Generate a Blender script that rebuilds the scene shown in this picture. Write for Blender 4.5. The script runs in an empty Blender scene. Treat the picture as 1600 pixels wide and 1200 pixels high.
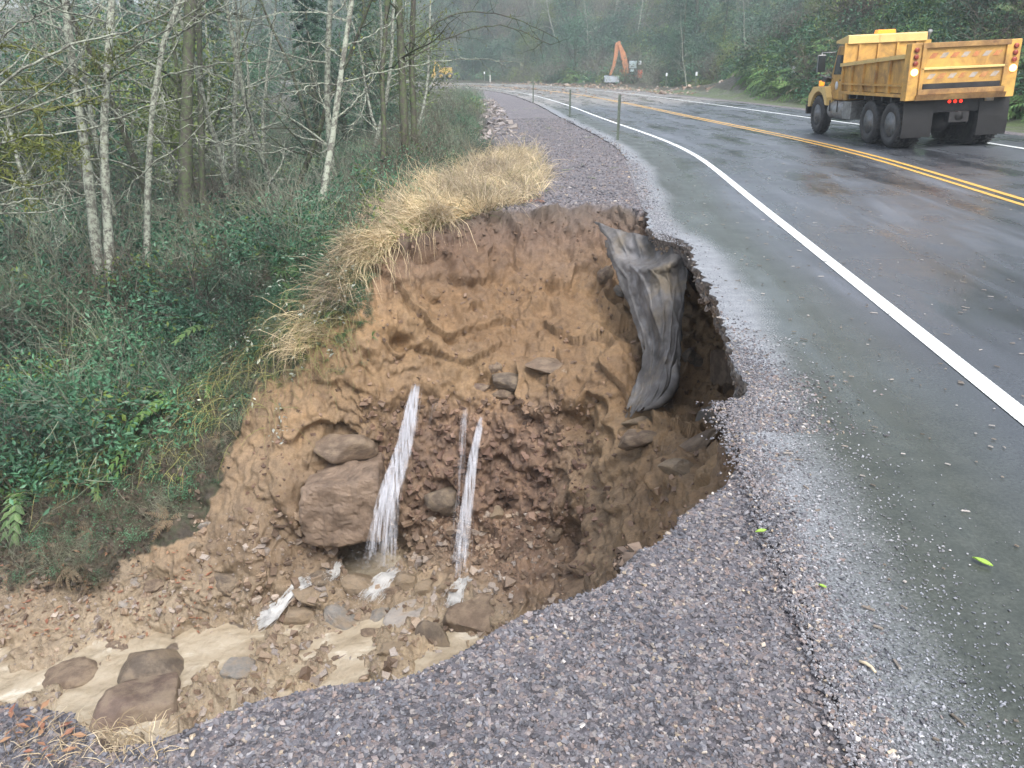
import bpy, math, random
import numpy as np
from mathutils import Vector, Matrix, Euler
from mathutils.bvhtree import BVHTree

R = math.radians
scene = bpy.context.scene
C = scene.collection

# ------------------------------------------------------------------ camera, light, exposure
CAM_H, FPX = 1.75, 1250.0
PITCH = math.atan(488 / 1250)
cam_d = bpy.data.cameras.new('camera')
cam_d.sensor_width = 36
cam_d.lens = 36 * FPX / 1600
cam_d.clip_start, cam_d.clip_end = 0.05, 1500
cam = bpy.data.objects.new('camera', cam_d)
cam.location = (0, 0, CAM_H)
cam.rotation_euler = (math.pi / 2 - PITCH, 0, 0)
C.objects.link(cam)
scene.camera = cam

SUN_EL, SUN_ROT = R(55), R(158)
world = bpy.data.worlds.new('World')
scene.world = world
world.use_nodes = True
wn, wl = world.node_tree.nodes, world.node_tree.links
wn.clear()
sky = wn.new('ShaderNodeTexSky')
sky.sky_type = 'NISHITA'
sky.sun_disc = False
sky.sun_elevation = SUN_EL
sky.sun_rotation = SUN_ROT
sky.air_density, sky.dust_density, sky.ozone_density = 1.0, 4.0, 1.0
hs = wn.new('ShaderNodeHueSaturation')
hs.inputs['Saturation'].default_value = 0.55
bg = wn.new('ShaderNodeBackground')
bg.inputs['Strength'].default_value = 0.15
wo = wn.new('ShaderNodeOutputWorld')
wl.new(sky.outputs[0], hs.inputs['Color'])
wl.new(hs.outputs[0], bg.inputs['Color'])
wl.new(bg.outputs[0], wo.inputs['Surface'])
sl = bpy.data.lights.new('sun', 'SUN')
sl.energy = 1.1
sl.angle = R(25)
sl.color = (1.0, 0.97, 0.93)
sun = bpy.data.objects.new('sun', sl)
# direction towards the sun, same as the sky's
sd = Vector((math.sin(SUN_ROT) * math.cos(SUN_EL), math.cos(SUN_ROT) * math.cos(SUN_EL), math.sin(SUN_EL)))
sun.rotation_euler = sd.to_track_quat('Z', 'Y').to_euler()
C.objects.link(sun)
vs = scene.view_settings
vs.view_transform = 'Standard'
vs.look = 'None'
vs.exposure = 1.22
vs.gamma = 1
vs.use_curve_mapping = False
scene.render.engine = 'CYCLES'
scene.cycles.volume_bounces = 0
scene.cycles.max_bounces = 6
scene.cycles.diffuse_bounces = 3
scene.cycles.glossy_bounces = 2
scene.cycles.transparent_max_bounces = 12
scene.cycles.volume_step_rate = 4

# ------------------------------------------------------------------ pixel rays (for placing things where they stand)
_c, _s = math.cos(PITCH), math.sin(PITCH)
def ray(u, v):
    x, y = (u - 800) / FPX, (v - 600) / FPX
    return np.array([x, _c - y * _s, -_s - y * _c])
def at_t(u, v, t):
    return ray(u, v) * t + np.array([0, 0, CAM_H])
def at_z(u, v, z=0.0):
    r = ray(u, v)
    return at_t(u, v, (z - CAM_H) / r[2])

# ------------------------------------------------------------------ numpy noise
def _h(ix, iy, iz, seed):
    n = (ix * 374761393 + iy * 668265263 + iz * 2147483647 + seed * 974634777) & 0xffffffff
    n = ((n ^ (n >> 13)) * 1274126177) & 0xffffffff
    n = ((n ^ (n >> 15)) * 2246822519) & 0xffffffff
    return ((n ^ (n >> 16)) & 0xffffff) / float(0xffffff)
def vnoise(p, seed=0):
    p = np.asarray(p, float)
    i = np.floor(p).astype(np.int64)
    f = p - i
    f = f * f * (3 - 2 * f)
    out = 0
    for dx in (0, 1):
        for dy in (0, 1):
            for dz in (0, 1):
                w = (f[..., 0] if dx else 1 - f[..., 0]) * (f[..., 1] if dy else 1 - f[..., 1]) * (f[..., 2] if dz else 1 - f[..., 2])
                out = out + w * _h(i[..., 0] + dx, i[..., 1] + dy, i[..., 2] + dz, seed)
    return out * 2 - 1
def fbm(p, octv=4, seed=0, gain=0.5):
    a, o, p = 1.0, 0, np.asarray(p, float)
    for k in range(octv):
        o = o + a * vnoise(p * 2.03 ** k + 17.3 * k, seed + k)
        a *= gain
    return o
def worley(p, seed=0):
    p = np.asarray(p, float)
    i = np.floor(p).astype(np.int64)
    f1 = np.full(p.shape[:-1], 9.0)
    f2 = np.full(p.shape[:-1], 9.0)
    idv = np.zeros(p.shape[:-1])
    for dx in (-1, 0, 1):
        for dy in (-1, 0, 1):
            for dz in (-1, 0, 1):
                c = i + np.array([dx, dy, dz])
                q = np.stack([c[..., k] + _h(c[..., 0], c[..., 1], c[..., 2], seed + 11 * k) for k in range(3)], -1)
                d = np.sqrt(((q - p) ** 2).sum(-1))
                m = d < f1
                f2 = np.where(m, f1, np.minimum(f2, d))
                idv = np.where(m, _h(c[..., 0], c[..., 1], c[..., 2], seed + 77), idv)
                f1 = np.minimum(f1, d)
    return f1, f2, idv
def sstep(a, b, x):
    t = np.clip((x - a) / (b - a), 0, 1)
    return t * t * (3 - 2 * t)

# ------------------------------------------------------------------ materials
def mat(name):
    m = bpy.data.materials.new(name)
    m.use_nodes = True
    nt = m.node_tree
    b = nt.nodes['Principled BSDF']
    return m, nt, b
def nd(nt, typ, **kw):
    n = nt.nodes.new(typ)
    for k, v in kw.items():
        if k in n.inputs:
            n.inputs[k].default_value = v
        else:
            setattr(n, k, v)
    return n
def noise(nt, scale, detail=4, rough=0.55, coord='Object', dist=0.0):
    tc = nt.nodes.new('ShaderNodeTexCoord')
    n = nd(nt, 'ShaderNodeTexNoise', Scale=scale, Detail=detail, Roughness=rough, Distortion=dist)
    nt.links.new(tc.outputs[coord], n.inputs['Vector'])
    return n
def ramp(nt, fac, stops):
    r = nt.nodes.new('ShaderNodeValToRGB')
    el = r.color_ramp.elements
    while len(el) < len(stops):
        el.new(0.5)
    for e, (p, c) in zip(el, stops):
        e.position = p
        e.color = (*c, 1) if len(c) == 3 else c
    nt.links.new(fac, r.inputs['Fac'])
    return r
def mixc(nt, fac, a, b, mode='MIX'):
    m = nt.nodes.new('ShaderNodeMix')
    m.data_type = 'RGBA'
    m.blend_type = mode
    for s, v in ((m.inputs[0], fac), (m.inputs[6], a), (m.inputs[7], b)):
        if isinstance(v, (int, float)):
            s.default_value = v
        elif isinstance(v, tuple):
            s.default_value = (*v, 1) if len(v) == 3 else v
        else:
            nt.links.new(v, s)
    return m.outputs[2]
def bump(nt, height, strength=0.5, dist=0.02, b=None):
    n = nd(nt, 'ShaderNodeBump', Strength=strength, Distance=dist)
    nt.links.new(height, n.inputs['Height'])
    if b is not None:
        nt.links.new(n.outputs[0], b.inputs['Normal'])
    return n
def mth(nt, op, a, b=None, c=None):
    n = nt.nodes.new('ShaderNodeMath')
    n.operation = op
    for s, v in zip(n.inputs, (a, b, c)):
        if v is None:
            continue
        if isinstance(v, (int, float)):
            s.default_value = v
        else:
            nt.links.new(v, s)
    return n.outputs[0]

def simple(name, col, rough=0.6, metal=0.0, var=0.25, scale=6.0, bmp=0.0, spec=0.5, dirt=None, dirt_amt=0.0):
    m, nt, b = mat(name)
    n = noise(nt, scale, 5)
    lo = tuple(c * (1 - var) for c in col)
    hi = tuple(min(1, c * (1 + var)) for c in col)
    r = ramp(nt, n.outputs['Fac'], [(0.3, lo), (0.7, hi)])
    out = r.outputs[0]
    if dirt:
        n2 = noise(nt, scale * 0.6, 8, 0.7, dist=0.6)
        f = ramp(nt, n2.outputs['Fac'], [(0.62 - dirt_amt * 0.3, (0, 0, 0)), (0.72, (1, 1, 1))])
        out = mixc(nt, f.outputs[0], out, dirt)
    nt.links.new(out, b.inputs['Base Color'])
    b.inputs['Roughness'].default_value = rough
    b.inputs['Metallic'].default_value = metal
    b.inputs['Specular IOR Level'].default_value = spec
    if bmp:
        n3 = noise(nt, scale * 8, 6)
        bump(nt, n3.outputs['Fac'], bmp, 0.01, b)
    return m

def leafmat(name, cols, rough=0.45, trans=0.25, vs=0.5):
    """per-instance and per-place colour; a little light comes through"""
    m, nt, b = mat(name)
    oi = nt.nodes.new('ShaderNodeObjectInfo')
    geo = nt.nodes.new('ShaderNodeNewGeometry')
    rnd = mth(nt, 'ADD', mth(nt, 'MULTIPLY', oi.outputs['Random'], 0.45), mth(nt, 'MULTIPLY', geo.outputs['Random Per Island'], 0.55))
    k = len(cols)
    r = ramp(nt, rnd, [(i / (k - 1), c) for i, c in enumerate(cols)])
    tc = nt.nodes.new('ShaderNodeTexCoord')
    n = nd(nt, 'ShaderNodeTexNoise', Scale=vs, Detail=3.0)
    nt.links.new(geo.outputs['Position'], n.inputs['Vector'])
    f = ramp(nt, n.outputs['Fac'], [(0.35, (0.55, 0.55, 0.6)), (0.65, (1.3, 1.3, 1.2))])
    col = mixc(nt, 1.0, r.outputs[0], f.outputs[0], 'MULTIPLY')
    nt.links.new(col, b.inputs['Base Color'])
    b.inputs['Roughness'].default_value = rough
    tr = nt.nodes.new('ShaderNodeBsdfTranslucent')
    nt.links.new(col, tr.inputs['Color'])
    ms = nt.nodes.new('ShaderNodeMixShader')
    ms.inputs[0].default_value = trans
    nt.links.new(b.outputs[0], ms.inputs[1])
    nt.links.new(tr.outputs[0], ms.inputs[2])
    nt.links.new(ms.outputs[0], nt.nodes['Material Output'].inputs['Surface'])
    return m

# ------------------------------------------------------------------ mesh building
class MB:
    def __init__(s):
        s.v, s.f, s.n, s.sm = [], [], 0, []
    def add(s, verts, faces, smooth=False):
        verts = [tuple(p) for p in verts]
        s.v += verts
        s.f += [tuple(i + s.n for i in fc) for fc in faces]
        s.sm += [smooth] * len(faces)
        s.n += len(verts)
        return s
    def box(s, x0, y0, z0, x1, y1, z1, M=None):
        vs_ = [(x, y, z) for z in (z0, z1) for y in (y0, y1) for x in (x0, x1)]
        if M is not None:
            vs_ = [tuple(M @ Vector(p)) for p in vs_]
        return s.add(vs_, [(0, 2, 3, 1), (4, 5, 7, 6), (0, 1, 5, 4), (2, 6, 7, 3), (0, 4, 6, 2), (1, 3, 7, 5)])
    def prism(s, prof, a0, a1, axis='x'):
        """prof: list of (p,q); extruded along axis"""
        def mk(p, q, a):
            return {'x': (a, p, q), 'y': (p, a, q), 'z': (p, q, a)}[axis]
        n = len(prof)
        vs_ = [mk(p, q, a0) for p, q in prof] + [mk(p, q, a1) for p, q in prof]
        fs = [tuple(range(n))[::-1], tuple(range(n, 2 * n))] + [(i, (i + 1) % n, n + (i + 1) % n, n + i) for i in range(n)]
        return s.add(vs_, fs)
    def tube(s, pts, rad, sides=6, cap=True):
        pts = [Vector(p) for p in pts]
        n = len(pts)
        if not hasattr(rad, '__len__'):
            rad = [rad] * n
        vs_, fs = [], []
        up = Vector((0.13, 0.31, 0.94))
        for i, p in enumerate(pts):
            d = (pts[min(i + 1, n - 1)] - pts[max(i - 1, 0)])
            if d.length < 1e-9:
                d = Vector((0, 0, 1))
            d.normalize()
            if abs(d.dot(up)) > 0.97:
                up = Vector((0.9, 0.1, 0.2))
            a = d.cross(up).normalized()
            b = d.cross(a)
            for k in range(sides):
                t = 2 * math.pi * k / sides
                vs_.append(p + (a * math.cos(t) + b * math.sin(t)) * rad[i])
        for i in range(n - 1):
            for k in range(sides):
                k2 = (k + 1) % sides
                fs.append((i * sides + k, i * sides + k2, (i + 1) * sides + k2, (i + 1) * sides + k))
        if cap:
            fs.append(tuple(range(sides))[::-1])
            fs.append(tuple(range((n - 1) * sides, n * sides)))
        return s.add(vs_, fs, sides > 4)
    def lathe(s, prof, cx, cy, cz, axis='x', seg=24):
        """prof: list of (r, a) ; revolved about an axis through the centre"""
        vs_, fs = [], []
        for r_, a_ in prof:
            for k in range(seg):
                t = 2 * math.pi * k / seg
                p, q = r_ * math.cos(t), r_ * math.sin(t)
                vs_.append({'x': (cx + a_, cy + p, cz + q), 'y': (cx + p, cy + a_, cz + q), 'z': (cx + p, cy + q, cz + a_)}[axis])
        m = len(prof)
        for i in range(m - 1):
            for k in range(seg):
                k2 = (k + 1) % seg
                fs.append((i * seg + k, i * seg + k2, (i + 1) * seg + k2, (i + 1) * seg + k))
        fs.append(tuple(range(seg))[::-1])
        fs.append(tuple(range((m - 1) * seg, m * seg)))
        return s.add(vs_, fs, True)
    def mesh(s, name, m, bevel=0):
        me = bpy.data.meshes.new(name)
        me.from_pydata(s.v, [], s.f)
        me.polygons.foreach_set('use_smooth', s.sm)
        if m is not None:
            me.materials.append(m)
        me.update()
        return me
    def build(s, name, m, parent=None, bevel=0.0):
        o = bpy.data.objects.new(name, s.mesh(name, m))
        C.objects.link(o)
        if parent is not None:
            o.parent = parent
        if bevel:
            bv = o.modifiers.new('bevel', 'BEVEL')
            bv.width = bevel
            bv.segments = 2
            bv.limit_method = 'ANGLE'
        return o
def np_mesh(name, V, F, m=None, smooth=False):
    """V (n,3), F (k,3|4) arrays -> mesh"""
    me = bpy.data.meshes.new(name)
    V = np.ascontiguousarray(V, np.float32)
    F = np.ascontiguousarray(F, np.int32)
    k, w = F.shape
    me.vertices.add(len(V))
    me.vertices.foreach_set('co', V.ravel())
    me.loops.add(k * w)
    me.loops.foreach_set('vertex_index', F.ravel())
    me.polygons.add(k)
    me.polygons.foreach_set('loop_start', np.arange(k, dtype=np.int32) * w)
    me.polygons.foreach_set('loop_total', np.full(k, w, np.int32))
    me.polygons.foreach_set('use_smooth', np.full(k, smooth))
    if m is not None:
        me.materials.append(m)
    me.update(calc_edges=True)
    return me
def link(name, me, parent=None):
    o = bpy.data.objects.new(name, me)
    C.objects.link(o)
    if parent is not None:
        o.parent = parent
    return o
def empty(name, loc=(0, 0, 0), rz=0.0):
    o = bpy.data.objects.new(name, None)
    o.empty_display_size = 0.3
    C.objects.link(o)
    o.location = loc
    o.rotation_euler = (0, 0, rz)
    return o
def tag(o, label=None, cat=None, group=None, kind=None):
    if label: o['label'] = label
    if cat: o['category'] = cat
    if group: o['group'] = group
    if kind: o['kind'] = kind
    return o
def copy_tree(o, parent=None):
    c = o.copy()
    C.objects.link(c)
    if parent is not None:
        c.parent = parent
    for ch in list(o.children):
        copy_tree(ch, c)
    return c
def add_attr(me, name, arr):
    a = me.attributes.new(name, 'FLOAT', 'POINT')
    a.data.foreach_set('value', np.ascontiguousarray(arr, np.float32).ravel())

def scatter(name, P, rot, sc, idx, protos):
    """geometry-node scatter of small clumps (stuff only). protos: list of meshes"""
    col = bpy.data.collections.new(name + '_clumps')
    for k, me in enumerate(protos):
        o = bpy.data.objects.new('clump_%02d' % k, me)
        col.objects.link(o)
    me = bpy.data.meshes.new(name)
    me.vertices.add(len(P))
    me.vertices.foreach_set('co', np.ascontiguousarray(P, np.float32).ravel())
    a = me.attributes.new('rot', 'FLOAT_VECTOR', 'POINT')
    a.data.foreach_set('vector', np.ascontiguousarray(rot, np.float32).ravel())
    a = me.attributes.new('scl', 'FLOAT_VECTOR', 'POINT')
    sc = np.asarray(sc, float)
    if sc.ndim == 1:
        sc = np.stack([sc, sc, sc], -1)
    a.data.foreach_set('vector', np.ascontiguousarray(sc, np.float32).ravel())
    a = me.attributes.new('pick', 'INT', 'POINT')
    a.data.foreach_set('value', np.ascontiguousarray(idx, np.int32).ravel())
    ob = link(name, me)
    ng = bpy.data.node_groups.new(name + '_gn', 'GeometryNodeTree')
    ng.interface.new_socket('Geometry', in_out='INPUT', socket_type='NodeSocketGeometry')
    ng.interface.new_socket('Geometry', in_out='OUTPUT', socket_type='NodeSocketGeometry')
    n, l = ng.nodes, ng.links
    gi, go = n.new('NodeGroupInput'), n.new('NodeGroupOutput')
    iop = n.new('GeometryNodeInstanceOnPoints')
    ci = n.new('GeometryNodeCollectionInfo')
    ci.inputs['Collection'].default_value = col
    ci.inputs['Separate Children'].default_value = True
    ci.inputs['Reset Children'].default_value = True
    def na(nm, t):
        q = n.new('GeometryNodeInputNamedAttribute')
        q.data_type = t
        q.inputs['Name'].default_value = nm
        return q.outputs[0]
    er = n.new('FunctionNodeEulerToRotation')
    l.new(na('rot', 'FLOAT_VECTOR'), er.inputs[0])
    l.new(gi.outputs[0], iop.inputs['Points'])
    l.new(ci.outputs[0], iop.inputs['Instance'])
    iop.inputs['Pick Instance'].default_value = True
    l.new(na('pick', 'INT'), iop.inputs['Instance Index'])
    l.new(er.outputs[0], iop.inputs['Rotation'])
    l.new(na('scl', 'FLOAT_VECTOR'), iop.inputs['Scale'])
    l.new(iop.outputs[0], go.inputs[0])
    md = ob.modifiers.new('scatter', 'NODES')
    md.node_group = ng
    return ob

#@@ROAD
# ------------------------------------------------------------------ road line (the yellow centre line)
CP = [(3.5, -30), (5.2, -12), (6.25, 0), (6.72, 5), (7.33, 11.6), (7.85, 17), (8.0, 21), (7.9, 25.3), (7.55, 32), (7.3, 38), (6.95, 47), (6.0, 62),
      (3.7, 83), (-2.5, 106), (-15, 128), (-38, 146), (-75, 158), (-120, 162)]
def catmull(P, n=14):
    P = np.array(P, float)
    P = np.vstack([2 * P[0] - P[1], P, 2 * P[-1] - P[-2]])
    out = []
    for i in range(1, len(P) - 2):
        for k in range(n):
            t = k / n
            a, b, c, d = P[i - 1:i + 3]
            out.append(0.5 * (2 * b + (c - a) * t + (2 * a - 5 * b + 4 * c - d) * t * t + (3 * b - a - 3 * c + d) * t ** 3))
    out.append(P[-2])
    return np.array(out)
CL = catmull(CP)
_k = np.ones(9) / 9
for _ in range(2):
    q = np.vstack([np.repeat(CL[:1], 4, 0), CL, np.repeat(CL[-1:], 4, 0)])
    q = np.stack([np.convolve(q[:, i], _k, 'valid') for i in range(2)], -1)
    q[0], q[-1] = CL[0], CL[-1]
    CL = q
SEG = np.r_[0, np.cumsum(np.hypot(*np.diff(CL, axis=0).T))]
def cl_at(s):
    x, y = np.interp(s, SEG, CL[:, 0]), np.interp(s, SEG, CL[:, 1])
    e = 0.5
    tx = np.interp(s + e, SEG, CL[:, 0]) - np.interp(s - e, SEG, CL[:, 0])
    ty = np.interp(s + e, SEG, CL[:, 1]) - np.interp(s - e, SEG, CL[:, 1])
    L = np.hypot(tx, ty) + 1e-9
    return x, y, ty / L, -tx / L          # point and right-hand normal
def offs(x, y):
    """signed distance from the centre line, + to the right"""
    x, y = np.asarray(x, float), np.asarray(y, float)
    A, B = CL[:-1], CL[1:]
    best = np.full(x.shape, 1e9)
    sg = np.zeros(x.shape)
    sv = np.zeros(x.shape)
    for k, (a, b) in enumerate(zip(A, B)):
        d = b - a
        L2 = d @ d
        t = np.clip(((x - a[0]) * d[0] + (y - a[1]) * d[1]) / L2, 0, 1)
        px, py = x - a[0] - t * d[0], y - a[1] - t * d[1]
        D = px * px + py * py
        m = D < best
        best = np.where(m, D, best)
        sg = np.where(m, np.sign(px * d[1] - py * d[0]), sg)
        sv = np.where(m, SEG[k] + t * math.sqrt(L2), sv)
    return np.sqrt(best) * sg, sv
GX, GY = np.arange(-260, 301, 1.0), np.arange(-60, 361, 1.0)
_gx, _gy = np.meshgrid(GX, GY, indexing='ij')
OFFG, SG = offs(_gx, _gy)
def bil(G, x, y, x0, y0, st):
    fx, fy = (np.asarray(x) - x0) / st, (np.asarray(y) - y0) / st
    fx = np.clip(fx, 0, G.shape[0] - 1.001)
    fy = np.clip(fy, 0, G.shape[1] - 1.001)
    i, j = fx.astype(int), fy.astype(int)
    a, b = fx - i, fy - j
    return G[i, j] * (1 - a) * (1 - b) + G[i + 1, j] * a * (1 - b) + G[i, j + 1] * (1 - a) * b + G[i + 1, j + 1] * a * b
def foff(x, y): return bil(OFFG, x, y, -260, -60, 1.0)
def fs_(x, y): return bil(SG, x, y, -260, -60, 1.0)
EDGE_L, EDGE_R = -5.42, 5.0

def G0(x, y):
    x, y = np.asarray(x, float), np.asarray(y, float)
    d = foff(x, y)
    prof_x = [-200, -60, -32, -25, -18, -13, -10.5, -8.2, -5.40, -5.2, 4.8, 5.0, 7.6, 8.6, 12, 20, 45, 90, 160, 300]
    prof_z = [2, -2.0, -3.4, -3.3, -2.8, -1.9, -0.7, -0.03, -0.012, -0.16, -0.16, -0.02, -0.03, 0.25, 3.0, 9.5, 19, 24, 26, 26]
    z = np.interp(d, prof_x, prof_z)
    # where the road bends away the bank stands further back
    far = sstep(45, 85, y)
    z2 = np.interp(d, [-200, 5.0, 14, 20, 50, 120, 300], [0, -0.02, -0.1, 0.2, 15, 24, 26])
    z = np.where(d > 5.0, z * (1 - far) + z2 * far, z)
    z = z + np.where(d > 0, 0.045 * np.clip(d, 0, 5), 0)
    # ground left of a far road comes back up level with it
    up = sstep(55, 90, y)
    z = np.where(d < -8, z * (1 - up * 0.7), z)
    n = fbm(np.stack([x, y, x * 0], -1) * 0.35, 4, 5)
    amp = np.where((d < -8.5) | (d > 8.2), 0.18, 0.0) * np.minimum(1, np.minimum(np.abs(d + 8.2), np.abs(d - 8.2)))
    z = z + n * amp
    m = (d > -8.6) & (d < EDGE_L)
    z = z + np.where(m, fbm(np.stack([x, y, x * 0], -1) * 1.5, 3, 9) * 0.012 * np.clip((EDGE_L - d) * 2, 0, 1), 0)
    return z

# ------------------------------------------------------------------ the washout: control points
RIM = [(-4.2, 0.9), (-2.4, 1.9)] + [tuple(at_z(u, v)[:2]) for u, v in [(0, 1098), (85, 1112), (150, 1172), (255, 1140), (380, 1075), (640, 1040), (740, 1000), (850, 940), (950, 890), (1020, 840), (1130, 750), (1200, 682)]]
UNDER = [(1.8, 4.1), (2.15, 4.9), (2.6, 6.0), (3.05, 7.3), (3.3, 8.6), (3.2, 10.0), (2.5, 11.1)]
BACK = [tuple(at_z(u, v)[:2]) for u, v in [(1008, 328), (960, 316), (850, 318), (730, 325)]] + [tuple(at_z(660, 345, -.12)[:2]), tuple(at_z(600, 378, -.34)[:2]), tuple(at_z(540, 420, -.62)[:2]), tuple(at_z(480, 445, -.9)[:2])]
SOFT = [(-4.6, 12.4), (-8, 14.5), (-13, 15.0), (-16, 10), (-16, 3), (-12, -2), (-6, -2.5)]
POLY = np.array(RIM + UNDER + BACK + SOFT)
cps = []
def T(u, v, t): cps.append(at_t(u, v, t))
def Z(u, v, D): cps.append(at_z(u, v, -D))
def W(*a): cps.append(np.array(a, float))
# near wall (falls away under the lip)
for (x, y) in RIM[2:13]: W(x - 0.05, y + 0.12, -0.35)
W(-1.2, 2.6, -1.2); W(-0.3, 2.9, -1.6); W(0.35, 3.4, -1.6); W(0.9, 4.0, -1.5); W(1.3, 4.4, -0.9)
W(-1.5, 4.0, -3.4); W(-0.2, 4.4, -3.4); W(0.5, 4.8, -2.9); W(1.1, 5.2, -1.9); W(-3.2, 3.2, -3.2); W(-3.5, 5.0, -4.15); W(-6, 4, -4.4)
W(0.3, 5.9, -3.9); W(-1, 5.6, -4.1); W(-2.5, 2.7, -1.5); W(-5, 2.2, -2.6)
# right wall under the pavement
for q in [(1185, 655, .35), (1150, 700, .95), (1130, 735, .9), (1050, 720, 1.5), (1000, 780, 2.2), (950, 850, 2.8), (900, 830, 3.1), (880, 900, 3.6), (850, 945, 3.8), (780, 985, 4.0)]: Z(*q)
W(1.78, 4.6, -0.8); W(2.1, 5.4, -0.9); W(2.6, 6.5, -1.1); W(3.0, 7.8, -1.2); W(3.1, 9.0, -1.3); W(2.9, 10.0, -1.1)
W(1.95, 6.1, -1.3); W(2.3, 7.3, -1.8); W(2.65, 8.4, -1.9); W(1.65, 9.3, -1.4); W(1.9, 10.4, -0.7); W(1.55, 10.6, -0.9); W(1.95, 9.4, -1.5)
# back wall
for q in [(1000, 345, 10.95), (950, 335, 11.3), (900, 345, 11.2), (800, 345, 11.15), (720, 345, 10.9), (640, 380, 10.2), (600, 410, 9.9),
          (900, 400, 10.85), (800, 400, 10.8), (700, 400, 10.45), (620, 450, 9.95), (900, 480, 10.3), (800, 450, 10.6), (700, 480, 10.2), (600, 520, 9.75),
          (900, 560, 9.75), (800, 540, 10.2), (700, 560, 9.95), (860, 590, 9.6), (800, 600, 9.85), (740, 625, 9.85), (650, 600, 9.85), (550, 570, 9.6),
          (960, 560, 9.4), (1000, 640, 9.1), (930, 650, 9.2), (870, 650, 9.45), (800, 660, 9.75), (1050, 640, 8.6), (1000, 690, 8.4), (940, 720, 8.9),
          (500, 650, 9.6), (600, 660, 9.75), (700, 690, 9.8), (800, 730, 9.75), (880, 740, 9.4), (880, 790, 9.45), (800, 800, 9.75), (920, 790, 9.2),
          (700, 790, 9.85), (640, 760, 9.85), (690, 860, 9.8), (780, 860, 9.6), (560, 700, 9.65), (500, 740, 9.5), (500, 800, 9.5),
          (560, 855, 10.1), (620, 860, 10.0), (530, 850, 10.0), (600, 840, 9.95), (860, 850, 9.5), (820, 880, 9.3), (800, 930, 8.9)]: T(*q)
# floor and stream
for q in [(600, 905, 3.88), (700, 900, 3.8), (640, 940, 3.97), (560, 930, 3.95), (700, 960, 4.0), (600, 1000, 4.1), (500, 960, 4.1), (480, 915, 3.85), (500, 1030, 4.2), (650, 1030, 4.15),
          (400, 1000, 4.32), (300, 1000, 4.40), (400, 1060, 4.32), (200, 1010, 4.52), (250, 1080, 4.4), (100, 1040, 4.62), (0, 1060, 4.72), (150, 1130, 4.5),
          (0, 1120, 4.6), (60, 1000, 4.5), (350, 940, 4.05), (250, 950, 4.25), (420, 940, 4.1)]: Z(*q)
# left flank and dark bank
for q in [(560, 470, 9.8), (520, 520, 9.8), (440, 500, 10.4), (420, 600, 10.0), (460, 580, 9.75), (400, 720, 9.6), (340, 680, 10.1), (300, 800, 9.7), (450, 800, 9.35), (400, 880, 9.3), (470, 870, 9.5),
          (250, 900, 9.5), (330, 880, 9.4), (100, 850, 10.0), (150, 940, 9.6), (0, 900, 10.0), (0, 970, 9.6), (0, 800, 10.5), (150, 780, 10.2), (150, 700, 11.0), (240, 720, 10.3),
          (0, 650, 13.0), (300, 600, 11.2), (300, 500, 13.0), (150, 580, 13), (380, 480, 11.6)]: T(*q)
for p in BACK[4:]: W(p[0], p[1], float(G0(p[0], p[1])) - 0.05)
sp = np.array(SOFT)
for a, b in zip(np.vstack([[BACK[-1]], sp]), np.vstack([sp, [RIM[0]]])):
    for t in (0.0, 0.34, 0.67):
        p = a + (b - a) * t
        W(p[0], p[1], float(G0(p[0], p[1])))
cps = np.array(cps)
# smooth radial interpolation
def rbf_fit(P):
    d = np.linalg.norm(P[:, None, :2] - P[None, :, :2], axis=-1)
    n = len(P)
    A = np.zeros((n + 3, n + 3))
    A[:n, :n] = (d ** 1.15) - np.eye(n) * -0.0
    A[:n, :n] += -np.eye(n) * 0.015
    A[:n, n] = A[n, :n] = 1
    A[:n, n + 1:] = P[:, :2]
    A[n + 1:, :n] = P[:, :2].T
    return np.linalg.solve(A, np.r_[P[:, 2], 0, 0, 0])
RW = rbf_fit(cps)
PX0, PY0, PST = -17.0, -4.0, 0.06
px = np.arange(PX0, 4.0, PST)
py = np.arange(PY0, 16.0, PST)
_a, _b = np.meshgrid(px, py, indexing='ij')
PG = RW[-3] + RW[-2] * _a + RW[-1] * _b
for k in range(len(cps)):
    PG += RW[k] * (((_a - cps[k, 0]) ** 2 + (_b - cps[k, 1]) ** 2) ** 0.575)
def inpoly(x, y, P=POLY):
    r = np.zeros(np.shape(x), bool)
    for (x0, y0), (x1, y1) in zip(P, np.roll(P, -1, 0)):
        c = (y0 > y) != (y1 > y)
        with np.errstate(divide='ignore', invalid='ignore'):
            xx = (x1 - x0) * (y - y0) / (y1 - y0 + 1e-12) + x0
        r ^= c & (x < xx)
    return r
def H(x, y):
    x, y = np.asarray(x, float), np.asarray(y, float)
    g = G0(x, y)
    p = np.stack([x, y, x * 0], -1)
    jx = fbm(p * 2.2, 4, 31) * 0.05
    jy = fbm(p * 2.2, 4, 41) * 0.05
    ins = inpoly(x + jx, y + jy) & (y < 15.5)
    pz = bil(PG, x, y, PX0, PY0, PST)
    pz = np.minimum(pz, np.where(foff(x, y) > -8.0, -0.06, 5))
    return np.where(ins, pz, g), ins

def clay_line(y):
    """x of the border between bare clay and the shaded, overgrown bank"""
    return np.interp(y, [6.5, 7.4, 8.1, 8.6, 9.3, 10.5], [-8.5, -6.6, -4.9, -3.8, -3.15, -2.6])
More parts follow.
